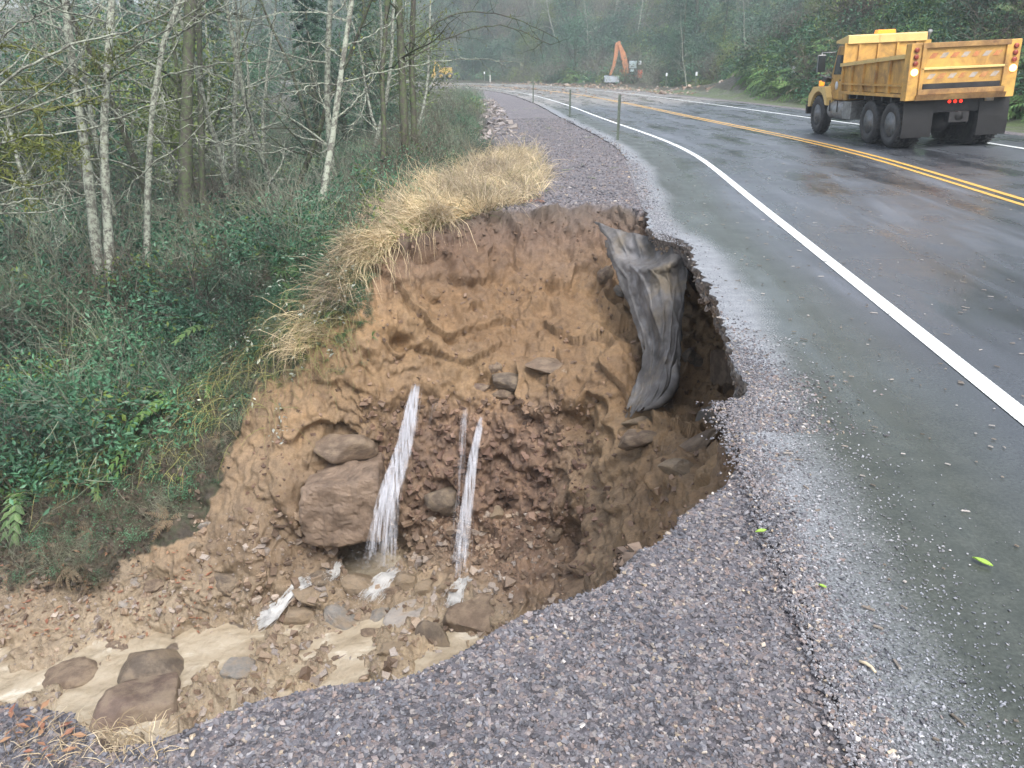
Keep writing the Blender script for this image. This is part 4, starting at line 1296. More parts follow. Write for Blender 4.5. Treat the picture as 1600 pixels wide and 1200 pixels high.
# ------------------------------------------------------------------ torn road fabric
rows = [((928, 346, 10.75), (1000, 362, 9.9), (1076, 376, 9.25)), ((944, 372, 10.35), (1010, 392, 9.5), (1077, 386, 9.2)), ((948, 402, 10.2), (1015, 420, 9.3), (1076, 408, 9.15)),
        ((962, 442, 9.9), (1022, 450, 9.2), (1073, 445, 9.05)), ((985, 492, 9.6), (1030, 495, 9.05), (1069, 492, 8.95)), ((1002, 542, 9.25), (1036, 538, 8.9), (1066, 538, 8.85)),
        ((998, 575, 9.1), (1030, 575, 8.75), (1064, 572, 8.8)), ((985, 615, 8.95), (1022, 612, 8.65), (1061, 598, 8.7)), ((972, 649, 8.85), (1000, 646, 8.7), (1046, 628, 8.65))]
NA, NB = 90, 120
def wall_t(u, v):
    h = bvh.ray_cast(Vector((0, 0, CAM_H)), Vector(ray(u, v)).normalized())
    if h[0] is None: return 99
    return (h[0] - Vector((0, 0, CAM_H))).length / np.linalg.norm(ray(u, v))
rowsA = np.array(rows)
Lc, Mc, Rc = (catmull(rowsA[:, k], 16) for k in range(3))
sb = np.linspace(0, len(Lc) - 1, NB)
V = np.zeros((NA, NB, 3))
_ia, _ib = np.meshgrid(np.arange(NA) / NA, np.arange(NB) / NB, indexing='ij')
FN = np.stack([fbm(np.stack([_ia * 1.5, _ib * 2.5, _ia * 0], -1), 3, 5), fbm(np.stack([_ia * 3 + _ib * 2, _ib * 4, _ia * 0], -1), 3, 15)], -1)
for j, s_ in enumerate(sb):
    l, mm, r_ = (np.array([np.interp(s_, np.arange(len(Lc)), X[:, i]) for i in range(3)]) for X in (Lc, Mc, Rc))
    b_ = j / (NB - 1)
    for i in range(NA):
        a_ = i / (NA - 1)
        q = l * (1 - a_) * (1 - 2 * a_) + mm * 4 * a_ * (1 - a_) + r_ * a_ * (2 * a_ - 1)
        sag = math.exp(-((b_ - .13) / .12) ** 2) * math.sin(math.pi * a_)
        wv = 0.35 * float(FN[i, j, 0]) + .12 * b_
        f_ = 0.09 * math.sin(2 * math.pi * (1.15 * a_ + .6 * wv) + 2.6 + 1.1 * b_) + .03 * float(FN[i, j, 1])
        f_ += 0.055 * (1 - abs(math.sin(math.pi * (2.6 * a_ + 1.2 * wv - .9 * b_ + .2)))) ** 2 + 0.035 * (1 - abs(math.sin(math.pi * (5.3 * a_ - 2 * wv + .8 * b_)))) ** 3
        f_ += 0.17 * sag * math.sin(8 * b_ * math.pi + 3.2 * a_ + .4)
        f_ *= 0.3 + 0.7 * math.sin(math.pi * min(1, max(0, a_ * .9 + .05)))
        u, v, t = q
        v += 14 * sag
        t = min(t, wall_t(u, v) - 0.06) - f_
        V[i, j] = at_t(u, v, t)
V += fbm(V * np.array([7, 7, 4]), 5, 3, .65)[..., None] * np.array([.01, .018, .006])
V += (1 - np.abs(fbm(V * np.array([5, 5, 3]) + 4, 3, 83)))[..., None] ** 3 * np.array([0, -.03, 0])
ii = np.arange(NA * NB).reshape(NA, NB)
F = np.stack([ii[:-1, :-1], ii[1:, :-1], ii[1:, 1:], ii[:-1, 1:]], -1)
_ga, _gb = np.meshgrid(np.arange(NA - 1), np.arange(NB - 1), indexing='ij')
dist_ = np.minimum.reduce([_ga, NA - 2 - _ga, (NB - 2 - _gb) * .8])
F = F[dist_ > 2.2 + 3.5 * fbm(np.stack([_ga * .16, _gb * .16, _ga * 0], -1), 3, 44)]
m, nt, b = mat('woven_road_fabric')
n1 = noise(nt, 3.0, 5, 0.6)
c_ = ramp(nt, n1.outputs['Fac'], [(0.3, (0.05, 0.048, 0.046)), (0.5, (0.125, 0.12, 0.118)), (0.7, (0.225, 0.222, 0.228))])
n2 = noise(nt, 2.0, 7, 0.7, dist=0.5)
f_ = ramp(nt, n2.outputs['Fac'], [(0.52, (0, 0, 0)), (0.66, (1, 1, 1))])
nt.links.new(mixc(nt, mth(nt, 'MULTIPLY', f_.outputs[0], 0.6), c_.outputs[0], (0.19, 0.155, 0.105)), b.inputs['Base Color'])
b.inputs['Roughness'].default_value = 0.75
b.inputs['Specular IOR Level'].default_value = 0.25
n3 = noise(nt, 140, 3, 0.6)
bump(nt, n3.outputs['Fac'], 0.4, 0.01, b)
fab = link('fabric', np_mesh('fabric', V.reshape(-1, 3), F, m, True))
sd_ = fab.modifiers.new('thickness', 'SOLIDIFY')
sd_.thickness = 0.006
tag(fab, 'torn grey road fabric hanging in folds from the undercut pavement', 'fabric')
# a folded back flap at its foot
mb = MB()
q = [(1058, 560, 8.62), (1062, 595, 8.55), (1050, 622, 8.5), (1028, 638, 8.5), (1002, 642, 8.52)]
q2 = [(1050, 575, 8.6), (1046, 600, 8.5), (1036, 616, 8.46), (1022, 628, 8.46), (1008, 637, 8.5)]
A_, B_ = spline([tuple(at_t(*p)) for p in q], 14), spline([tuple(at_t(*p)) for p in q2], 14)
vs_ = [tuple(p) for p in A_] + [tuple(p + np.array([0, -.02, 0])) for p in (A_ + B_) / 2] + [tuple(p) for p in B_]
mb.add(vs_, [(r_ * 14 + i, r_ * 14 + i + 1, (r_ + 1) * 14 + i + 1, (r_ + 1) * 14 + i) for r_ in range(2) for i in range(13)], True)
o = mb.build('flap', m, fab)
sd_ = o.modifiers.new('thickness', 'SOLIDIFY'); sd_.thickness = 0.006

# ------------------------------------------------------------------ plants: small clumps reused everywhere
def leaf_quads(P, size, rg, up=0.5, long=1.0, direc=None):
    """one folded leaf (4 corners) per point, lying every way but mostly facing up"""
    n = len(P)
    size = np.asarray(size, float)
    nrm = rg.normal(size=(n, 3)) + np.array([0, 0, up * 2])
    nrm /= np.linalg.norm(nrm, axis=1, keepdims=True)
    a = rg.normal(size=(n, 3)) if direc is None else direc + rg.normal(size=(n, 3)) * 0.25
    a -= (a * nrm).sum(1, keepdims=True) * nrm
    a /= np.linalg.norm(a, axis=1, keepdims=True) + 1e-9
    b = np.cross(nrm, a)
    s = (size * rg.uniform(.6, 1.35, n))[:, None]
    V = np.stack([P - a * s * long, P - b * s * .42 + nrm * s * .12, P + a * s * long, P + b * s * .42 + nrm * s * .12], 1)
    return V.reshape(-1, 3)
def quads_mesh(name, V, m, extra=None):
    F = np.arange(len(V)).reshape(-1, 4)
    if extra is not None:
        ev = np.array(extra.v, float)
        ef = np.array([f for f in extra.f if len(f) == 4])
        F = np.vstack([F, ef + len(V)])
        V = np.vstack([V, ev])
        me = np_mesh(name, V, F, m[0])
        me.materials.append(m[1])
        mi = np.zeros(len(F), np.int32)
        mi[-len(ef):] = 1
        me.polygons.foreach_set('material_index', mi)
        return me
    return np_mesh(name, V, F, m)
LEAF_TEAL = leafmat('bramble_leaves', [(0.038, 0.106, 0.062), (0.067, 0.176, 0.100), (0.099, 0.238, 0.135), (0.146, 0.290, 0.182)], 0.35, 0.25)
LEAF_DARK = leafmat('evergreen_foliage', [(0.023, 0.068, 0.041), (0.037, 0.102, 0.059), (0.058, 0.139, 0.078), (0.062, 0.128, 0.070)], 0.5, 0.2)
LEAF_MOSS = leafmat('mossy_foliage', [(0.066, 0.107, 0.026), (0.106, 0.165, 0.038), (0.172, 0.237, 0.048), (0.132, 0.159, 0.060)], 0.6, 0.2)
LEAF_FERN = leafmat('fern_fronds', [(0.065, 0.135, 0.046), (0.107, 0.211, 0.065), (0.159, 0.278, 0.085), (0.186, 0.254, 0.108)], 0.45, 0.3)
LEAF_BROWN = leafmat('dead_fronds', [(0.090, 0.063, 0.041), (0.144, 0.104, 0.068), (0.180, 0.140, 0.090), (0.081, 0.068, 0.050)], 0.6, 0.2)
TWIG = leafmat('grey_twigs', [(0.115, 0.121, 0.092), (0.178, 0.196, 0.146), (0.251, 0.282, 0.205)], 0.6, 0.0)
TWIG_DARK = leafmat('brown_twigs', [(0.05, 0.04, 0.032), (0.09, 0.072, 0.055), (0.13, 0.11, 0.085)], 0.6, 0.0)

def bush(seed, n, r, size, m, stems=8):
    rg = np.random.RandomState(seed)
    cl = rg.normal(size=(max(6, n // 22), 3)) * r * 0.55 * np.array([1, 1, .7])
    cl[:, 2] = np.abs(cl[:, 2]) + .1 * r
    P = cl[rg.randint(0, len(cl), n)] + rg.normal(size=(n, 3)) * r * .2
    V = leaf_quads(P, size, rg, .6)
    mb = MB()
    for k in range(stems):
        c = cl[k % len(cl)]
        mb.tube([(0, 0, -.15), tuple(c * .5 + np.array([0, 0, .1 * r])), tuple(c)], [.008, .006, .003], 3, False)
    return quads_mesh('leaf_clump', V, (m, TWIG_DARK), mb)
def fern(seed, m, nf=13, L=0.75):
    rg = np.random.RandomState(seed)
    V = []
    for k in range(nf):
        a = rg.uniform(0, 6.28)
        l = L * rg.uniform(.6, 1.1)
        d = np.array([math.cos(a), math.sin(a), 0])
        side = np.array([-d[1], d[0], 0])
        ns = 11
        pts = [d * l * t + np.array([0, 0, l * (1.0 * t - 1.15 * t * t)]) for t in np.linspace(0.08, 1, ns)]
        for i in range(ns - 1):
            p, q = pts[i], pts[i + 1]
            t = i / ns
            w = 0.17 * l * (1 - t) ** .7 * min(1, .4 + t * 4)
            for s in (-1, 1):
                tip = (p + q) / 2 + s * side * w + (q - p) * .6 + np.array([0, 0, -.25 * w])
                V += [p, p + (q - p) * .62, tip, p + (q - p) * .2 + s * side * w * .5]
    return quads_mesh('fern_clump', np.array(V), m)
def twiggy(seed, m, n=34, L=0.9, rad=.005):
    rg = np.random.RandomState(seed)
    mb = MB()
    for k in range(n):
        a = rg.uniform(0, 6.28)
        e = rg.uniform(.3, 1.4)
        d = np.array([math.cos(a) * math.cos(e), math.sin(a) * math.cos(e), math.sin(e)])
        p = rg.normal(size=3) * np.array([.12, .12, 0])
        pl = [p]
        for i in range(5):
            d = d + rg.normal(size=3) * .22
            d /= np.linalg.norm(d)
            pl.append(pl[-1] + d * L * .22)
            if i > 0 and rg.rand() < .8:
                d2 = d + rg.normal(size=3) * .7
                d2 /= np.linalg.norm(d2)
                mb.tube([pl[-1], pl[-1] + d2 * L * .15, pl[-1] + d2 * L * .28 + rg.normal(size=3) * .03], [rad * .6, rad * .45, rad * .3], 3, False)
        mb.tube(pl, np.linspace(rad, rad * .4, len(pl)), 3, False)
    me = mb.mesh('twig_clump', m)
    return me
B_TEAL = [bush(s, 420, .5, .031, LEAF_TEAL) for s in (1, 2, 3)]
B_DARK = [bush(s + 10, 380, .6, .042, LEAF_DARK) for s in (1, 2, 3)]
B_MOSS = [bush(s + 20, 260, .5, .035, LEAF_MOSS) for s in (1, 2)]
FERNS = [fern(s, LEAF_FERN) for s in (1, 2, 3)]
FERN_D = [fern(s + 5, LEAF_BROWN, 10) for s in (1, 2)]
TWS = [twiggy(s, TWIG) for s in (1, 2, 3)]
TWD = [twiggy(s + 7, TWIG_DARK) for s in (1, 2)]
rg = np.random.RandomState(3)
PROT = B_TEAL + B_DARK + B_MOSS + FERNS + FERN_D + TWS + TWD   # 0-2 teal 3-5 dark 6-7 moss 8-10 fern 11-12 dead 13-15 twig 16-17 dark twig
def patch(name, x, y, z, sc, pickf, tilt=.25):
    n = len(x)
    rot = np.stack([rg.normal(0, tilt, n), rg.normal(0, tilt, n), rg.uniform(0, 6.28, n)], -1)
    scatter_o = scatter(name, np.stack([x, y, z], -1), rot, sc, pickf, PROT)
    tag(scatter_o, kind='stuff')
    return scatter_o
# left: undergrowth on the forest floor beyond the washout
n = 5200
y = 9.5 + 62 * rg.rand(n) ** 1.5
d = -9.2 - np.abs(rg.normal(0, 13, n))
cx, cy, nxx, nyy = cl_at(np.interp(y, CL[:, 1], SEG))
x, y = cx + nxx * d, y
z, ins = H(x, y)
_f = foff(x, y)
k = (_f < -8.7) & ((~ins) | (z < -0.0) & (x < -4.2) & (y > 8.5 + (-x - 4) * .12))
x, y, z, _f = x[k], y[k], z[k], _f[k]
near = np.hypot(x, y) < 16
sel = rg.rand(len(x))
clumpn = vnoise(np.stack([x * .35, y * .35, x * 0], -1), 5)
pick = np.where(sel < .34 + .25 * clumpn, rg.randint(0, 3, len(x)), np.where(sel < .62, rg.randint(3, 6, len(x)), np.where(sel < .72, rg.randint(6, 8, len(x)), np.where(sel < .82, rg.randint(8, 11, len(x)), rg.randint(13, 18, len(x))))))
sc = rg.uniform(.6, 1.25, len(x)) * (1 + np.clip((-_f - 9) * .06, 0, .9)) * np.clip(.5 + (-_f - 8.7) * .35, .4, 1)
patch('undergrowth', x, y, z - .08, sc, pick)
# the leafy shrubs along the left edge of the road further on
n = 620
y = 15 + 55 * rg.rand(n)
d = -9.3 - np.abs(rg.normal(0, 1.8, n)) + .5 * rg.rand(n)
cx, cy, nxx, nyy = cl_at(np.interp(y, CL[:, 1], SEG))
x = cx + nxx * d
z, _ = H(x, y)
patch('roadside_bushes', x, y, z, rg.uniform(.3, 1.2, n) * np.interp(y, [15, 25, 40], [.6, .95, 1.3]), np.where(rg.rand(n) < .55, rg.randint(0, 3, n), np.where(rg.rand(n) < .5, rg.randint(6, 11, n), rg.randint(13, 18, n))))
# brambles creeping over the left bank of the washout
pts, scs, pk = [], [], []
edge = [(0, 760), (120, 740), (230, 690), (300, 640), (350, 600), (410, 560), (470, 520), (545, 500), (590, 440)]
ex, ey = zip(*edge)
for _ in range(4200):
    u, v = rg.uniform(0, 585), rg.uniform(380, 930)
    lim = np.interp(u, ex, ey)
    over = (v - lim) / 90.0
    pr = 1.0 if over < -.6 else max(.16 if u < 300 else 0, .55 - .5 * over)
    if rg.rand() > pr: continue
    if v < 470 and u > 470 and rg.rand() < .15: continue
    p, nn = hit(u, v)
    if p.y > 17: continue
    if u < 330 and v > 560 and rg.rand() < .35 + (v - 560) / 500: continue
    if p.x > clay_line(p.y) + .15 * rg.randn() and v > 640 and rg.rand() < .93: continue
    t = (p - Vector((0, 0, CAM_H))).length
    pts.append(tuple(p)); scs.append(rg.uniform(.25, .62) * (1.0 if over < 0 else .5) * (.6 if u > 400 else 1))
    r_ = rg.rand()
    dark = u < 260
    pk.append(rg.randint(0, 3) if r_ < (.25 if dark else .7) else rg.randint(3, 6) if r_ < (.72 if dark else .80) else rg.randint(8, 11) if r_ < .86 else rg.randint(13, 18))
pts = np.array(pts); scs = np.array(scs); pk = np.array(pk)
patch('bramble_cover', pts[:, 0], pts[:, 1], pts[:, 2], scs, pk, .4)
# right bank: ferns, shrubs and dead fronds
n = 6500
y = 12 + 105 * rg.rand(n) ** 1.25
d = 8.4 + np.abs(rg.normal(0, 7, n)) * (1 + y * .004)
cx, cy, nxx, nyy = cl_at(np.interp(y, CL[:, 1], SEG))
yy2 = cy + nyy * d
x, y = cx + nxx * d, yy2
z, _ = H(x, y)
k = (foff(x, y) > 8.4 + 8.5 * sstep(45, 90, y)) & (z < 26) & ~((np.abs(x - 15) < 5) & (y > 98)) & ~((x / y > .1) & (x / y < .155) & (y > 60) & (y < 116))
x, y, z = x[k], y[k], z[k]
cn = vnoise(np.stack([x * .16, y * .16, z * .2], -1), 15) + rg.normal(0, .25, len(x))
sel = rg.rand(len(x))
pick = np.where(cn < -.5, np.where(sel < .5, rg.randint(11, 13, len(x)), rg.randint(16, 18, len(x))), np.where(sel < .62, rg.randint(8, 11, len(x)), np.where(sel < .78, rg.randint(3, 6, len(x)), np.where(sel < .9, rg.randint(0, 3, len(x)), rg.randint(6, 8, len(x))))))
sc = rg.uniform(.8, 1.7, len(x)) * (1 + np.hypot(x, y) * .012)
patch('bank_ferns', x, y, z - .05, sc, pick, .45)
# far hillside: dense wood reading as one mass
n = 7000
a = rg.uniform(-42, 34, n)
r_ = rg.uniform(95, 240, n)
x, y = np.sin(np.radians(a)) * r_, np.cos(np.radians(a)) * r_
d = foff(x, y)
z, _ = H(x, y)
k = (d > 15 + 5 * rg.rand(n))
x, y, z = x[k], y[k], z[k]
cn = vnoise(np.stack([x * .07, y * .07, z * .1], -1), 25) + rg.normal(0, .3, len(x))
pick = np.where(cn > .1, rg.randint(3, 6, len(x)), np.where(cn > -.2, rg.randint(0, 3, len(x)), np.where(cn > -.4, rg.randint(6, 8, len(x)), rg.randint(13, 18, len(x)))))
patch('hillside_wood', x, y, z - .3, rg.uniform(2.2, 4.6, len(x)), pick, .3)

# litter, dead stems and dark lumps on the shaded bank of the stream
pts, pk, scs, dpt_, dsz = [], [], [], [], []
for _ in range(2600):
    u = rg.uniform(0, 400)
    v = rg.uniform(np.interp(u, ex, ey) - 20, 960 - .18 * u)
    p, nn = hit(u, v)
    if p.z < -4.2 or p.y > 15: continue
    if p.x > clay_line(p.y) + .25 * rg.randn(): continue
    if rg.rand() < .11:
        pts.append(tuple(p)); pk.append(rg.choice([0, 1, 11, 12, 13, 14, 16, 17, 16, 17])); scs.append(rg.uniform(.15, .42))
    elif u < 360:
        dpt_.append(tuple(p)); dsz.append(.012 + .05 * rg.rand() ** 3)
pts = np.array(pts)
patch('dead_stems', pts[:, 0], pts[:, 1], pts[:, 2], np.array(scs), np.array(pk), .5)
stones_mesh('dark_lumps', np.array(dpt_), np.array(dsz), 23, pebmat('dark_bank_lumps', [(0, (0.04, 0.034, 0.026)), (0.6, (0.09, 0.07, 0.05)), (1, (0.17, 0.135, 0.10))], .6), 1.0)
# ------------------------------------------------------------------ dry grass hanging over the rim
def blades(name, roots, dirs, L, w, m, rg, segs=5, droop=1.0):
    n = len(roots)
    V = np.zeros((n, segs + 1, 2, 3))
    p = roots.copy()
    d = dirs / np.linalg.norm(dirs, axis=1, keepdims=True)
    side = np.cross(d, rg.normal(size=(n, 3)))
    side /= np.linalg.norm(side, axis=1, keepdims=True)
    for i in range(segs + 1):
        ww = (w * (1 - i / segs) ** .7 + .0006)[:, None]
        V[:, i, 0], V[:, i, 1] = p - side * ww, p + side * ww
        p = p + d * (L / segs)[:, None]
        d = d + np.array([0, 0, -.34 * droop]) * (0.5 + i / segs) + rg.normal(size=(n, 3)) * .2
        d /= np.linalg.norm(d, axis=1, keepdims=True)
    base = (np.arange(n) * (segs + 1) * 2)[:, None, None]
    F = np.array([(2 * i, 2 * i + 1, 2 * i + 3, 2 * i + 2) for i in range(segs)])[None] + base
    o = link(name, np_mesh(name, V.reshape(-1, 3), F.reshape(-1, 4), m))
    tag(o, kind='stuff')
    return o
STRAW = leafmat('dry_straw', [(0.260, 0.192, 0.119), (0.546, 0.433, 0.284), (0.728, 0.612, 0.436), (0.390, 0.332, 0.198), (0.858, 0.739, 0.568)], 0.5, 0.3, 1.2)
grass_poly = np.array([(455, 545), (470, 480), (520, 420), (560, 350), (640, 285), (690, 245), (745, 215), (800, 205), (838, 225), (862, 262), (845, 300), (770, 318), (700, 335), (620, 365), (580, 410), (555, 460), (520, 500), (470, 560)], float)
rts, dr_ = [], []
GN1 = vnoise
while len(rts) < 15000:
    u, v = rg.uniform(440, 865), rg.uniform(205, 565)
    if not inpoly(np.array([u]), np.array([v]), grass_poly)[0]: continue
    # blades are tall, so their roots stand lower in the picture than their middles
    p, nn = hit(u, v + 12)
    if p.y > 20 or p.z < -2.4: continue
    if foff(p.x, p.y) > -7.15 + .3 * rg.randn(): continue
    dens = float(vnoise(np.array([[p.x * 2.2, p.y * 2.2, 0]]), 9)[0])
    if rg.rand() > .8 + dens * .6: continue
    if u < 600 and rg.rand() < (.88 if u < 530 else .4): continue
    rts.append((p.x, p.y, p.z - .01))
    back = (p.y > 11.2)
    tw = vnoise(np.array([[p.x * 3, p.y * 3, 5], [p.x * 3, p.y * 3, 15]]), 19) * 1.3
    dr_.append(((-.15 if back else -.4) + rg.normal() * .45 + tw[0], (-.1 if back else -.45) + rg.normal() * .45 + tw[1] * .6, .95 if back else .4 + .3 * rg.rand()))
rts, dr_ = np.array(rts), np.array(dr_)
Lg = rg.uniform(.14, .5, len(rts)) * np.where(rg.rand(len(rts)) < .22, 1.7, 1.0)
blades('dry_grass', rts, dr_, Lg, rg.uniform(.0022, .0048, len(rts)), STRAW, rg)
k_ = rg.permutation(len(rts))[:3200]
blades('green_grass', rts[k_] + rg.normal(size=(3200, 3)) * np.array([.12, .12, 0]), dr_[k_] + rg.normal(size=(3200, 3)) * .5, rg.uniform(.15, .5, 3200), rg.uniform(.002, .0045, 3200), leafmat('fading_green_grass', [(0.10, 0.12, 0.05), (0.17, 0.19, 0.07), (0.26, 0.25, 0.11), (0.2, 0.15, 0.09)], .5, .3), rg)
# long strands hanging down over the broken face
rts, dr_ = [], []
for _ in range(650):
    t = rg.rand()
    u = np.interp(t, [0, .3, .6, 1], [720, 640, 585, 440]) + rg.normal() * 8
    v = np.interp(t, [0, .3, .6, 1], [322, 350, 390, 540]) - 4 + rg.normal() * 8
    p, nn = hit(u, v)
    rts.append(tuple(p)); dr_.append((rg.normal() * .4 - .1, -.7 + rg.normal() * .2, .1))
blades('hanging_straw', np.array(rts), np.array(dr_), rg.uniform(.3, .95, len(rts)), rg.uniform(.002, .004, len(rts)), STRAW, rg, 8, 1.6)
# green and yellow grass among the brambles, and thin creepers down the bank
VINE = leafmat('yellow_green_creepers', [(0.20, 0.24, 0.06), (0.30, 0.32, 0.10), (0.36, 0.30, 0.14), (0.16, 0.2, 0.08)], 0.5, 0.25)
rts, dr_ = [], []
for _ in range(1500):
    u = rg.uniform(60, 560)
    v = np.interp(u, ex, ey) - 20 + abs(rg.normal()) * 60 * (1 if u > 250 else .5) - rg.uniform(0, 60)
    p, nn = hit(u, v)
    if p.y > 15: continue
    rts.append(tuple(p)); dr_.append((rg.normal() * .5 + .05, -.6 + rg.normal() * .4, .35))
blades('creepers', np.array(rts), np.array(dr_), rg.uniform(.25, .9, len(rts)), rg.uniform(.0018, .004, len(rts)), VINE, rg, 8, 1.2)
rts, dr_ = [], []
for _ in range(260):
    u, v = rg.uniform(0, 260), rg.uniform(1125, 1200)
    p = Vector(at_z(u, v, -.02))
    rts.append((p.x, p.y, -.03)); dr_.append((rg.normal() * .5, rg.normal() * .5, .6))
if len(rts):
    blades('lip_grass', np.array(rts), np.array(dr_), rg.uniform(.03, .10, len(rts)), rg.uniform(.0006, .0013, len(rts)), STRAW, rg, 4, 1.2)
# small pale flowers / leaf backs on the brambles
PALE = leafmat('pale_leaf_backs', [(0.45, 0.5, 0.4), (0.62, 0.66, 0.58), (0.3, 0.4, 0.27)], 0.45, 0.2)
pts = []
for _ in range(420):
    u = rg.uniform(180, 560)
    v = np.interp(u, ex, ey) - 60 + rg.normal() * 50
    p, nn = hit(u, v)
    if p.y < 14: pts.append(tuple(p + Vector((0, -.12, .14))))
for (u, v) in [(433, 640), (445, 655), (442, 690), (447, 673), (432, 676), (458, 590), (520, 555), (280, 705), (397, 632)]:
    for k in range(5):
        p, nn = hit(u + rg.normal() * 5, v + rg.normal() * 5)
        pts.append(tuple(p + Vector((0, -.05, .04))))
tag(link('pale_bramble_leaves', quads_mesh('pale_bramble_leaves', leaf_quads(np.array(pts), .032, rg, .6), PALE)), kind='stuff')
# fallen red-brown leaves on the rim and at the bottom left
RED = leafmat('fallen_leaves', [(0.16, 0.06, 0.045), (0.25, 0.11, 0.07), (0.32, 0.19, 0.11), (0.20, 0.12, 0.11)], 0.5, 0.1)
pts = []
for _ in range(520):
    k = rg.rand()
    if .35 <= k < .56: continue
    if k < .35: u, v = rg.uniform(735, 850), 318 - abs(rg.normal()) * 7
    elif k < .6: u, v = rg.uniform(0, 130), rg.uniform(1105, 1195)
    else: u, v = rg.uniform(0, 330), rg.uniform(860, 1000)
    p, nn = hit(u, v)
    pts.append(tuple(p + Vector((0, 0, .02))))
pts = np.array(pts)
tag(link('fallen_leaves', quads_mesh('fallen_leaves', leaf_quads(pts, np.where(pts[:, 1] < 3, .016, .035), rg, 2.5), RED)), kind='stuff')

# ------------------------------------------------------------------ trees
def barkmat(name, base, lichen, amt):
    m, nt, b = mat(name)
    geo = nt.nodes.new('ShaderNodeNewGeometry')
    n = nd(nt, 'ShaderNodeTexNoise', Scale=5.0, Detail=7.0, Roughness=0.7)
    nt.links.new(geo.outputs['Position'], n.inputs['Vector'])
    r = ramp(nt, n.outputs['Fac'], [(0.3, tuple(k * .5 for k in base)), (0.7, tuple(k * 1.3 for k in base))])
    n2 = nd(nt, 'ShaderNodeTexNoise', Scale=11.0, Detail=6.0, Roughness=0.75)
    nt.links.new(geo.outputs['Position'], n2.inputs['Vector'])
    f = ramp(nt, n2.outputs['Fac'], [(.62 - amt * .3, (0, 0, 0)), (.66 - amt * .2, (1, 1, 1))])
    nt.links.new(mixc(nt, f.outputs[0], r.outputs[0], lichen), b.inputs['Base Color'])
    b.inputs['Roughness'].default_value = .75
    bump(nt, n2.outputs['Fac'], .8, .03, b)
    return m
BARK = barkmat('lichen_bark', (0.12, 0.118, 0.098), (0.32, 0.35, 0.28), 0.6)
BARK_DARK = barkmat('dark_bark', (0.06, 0.052, 0.042), (0.07, 0.10, 0.035), 0.5)
BARK_MOSS = barkmat('mossy_bark', (0.10, 0.09, 0.05), (0.17, 0.19, 0.05), 0.8)
def grow(mb, p, d, L, r, lvl, rg, kids=5, up=.06, wander=.18, seg=6):
    pl, rl = [np.array(p, float)], [r]
    d = np.array(d, float)
    d /= np.linalg.norm(d)
    for i in range(seg):
        d = d + rg.normal(size=3) * wander + np.array([0, 0, up])
        d /= np.linalg.norm(d)
        pl.append(pl[-1] + d * L / seg)
        rl.append(r * (1 - .8 * (i + 1) / seg))
    mb.tube(pl, rl, 5 if r > .02 else 3, False)
    if lvl > 0:
        for k in range(kids):
            t = rg.uniform(.25, 1)
            i = min(seg - 1, int(t * seg))
            q = pl[i] + (pl[i + 1] - pl[i]) * (t * seg - i)
            dd = (pl[i + 1] - pl[i])
            dd /= np.linalg.norm(dd) + 1e-9
            side = np.cross(dd, rg.normal(size=3))
            side /= np.linalg.norm(side) + 1e-9
            grow(mb, q, dd * .75 + side * rg.uniform(.5, 1.1), L * rg.uniform(.3, .55), rl[i] * .55, lvl - 1, rg, max(2, kids - 1), up, wander * 1.2, max(3, seg - 1))
def lichen_tufts(P, n, rg, size=.02, sp=.03):
    P = np.array(P)
    q = P[rg.randint(0, len(P), n)] + rg.normal(size=(n, 3)) * sp
    return leaf_quads(q, size, rg, -.2)
LICHEN = leafmat('pale_lichen', [(0.26, 0.29, 0.19), (0.36, 0.39, 0.28), (0.44, 0.46, 0.36)], 0.7, 0.2)
MOSST = leafmat('hanging_moss', [(0.11, 0.14, 0.03), (0.17, 0.20, 0.045), (0.23, 0.25, 0.07)], 0.7, 0.3)
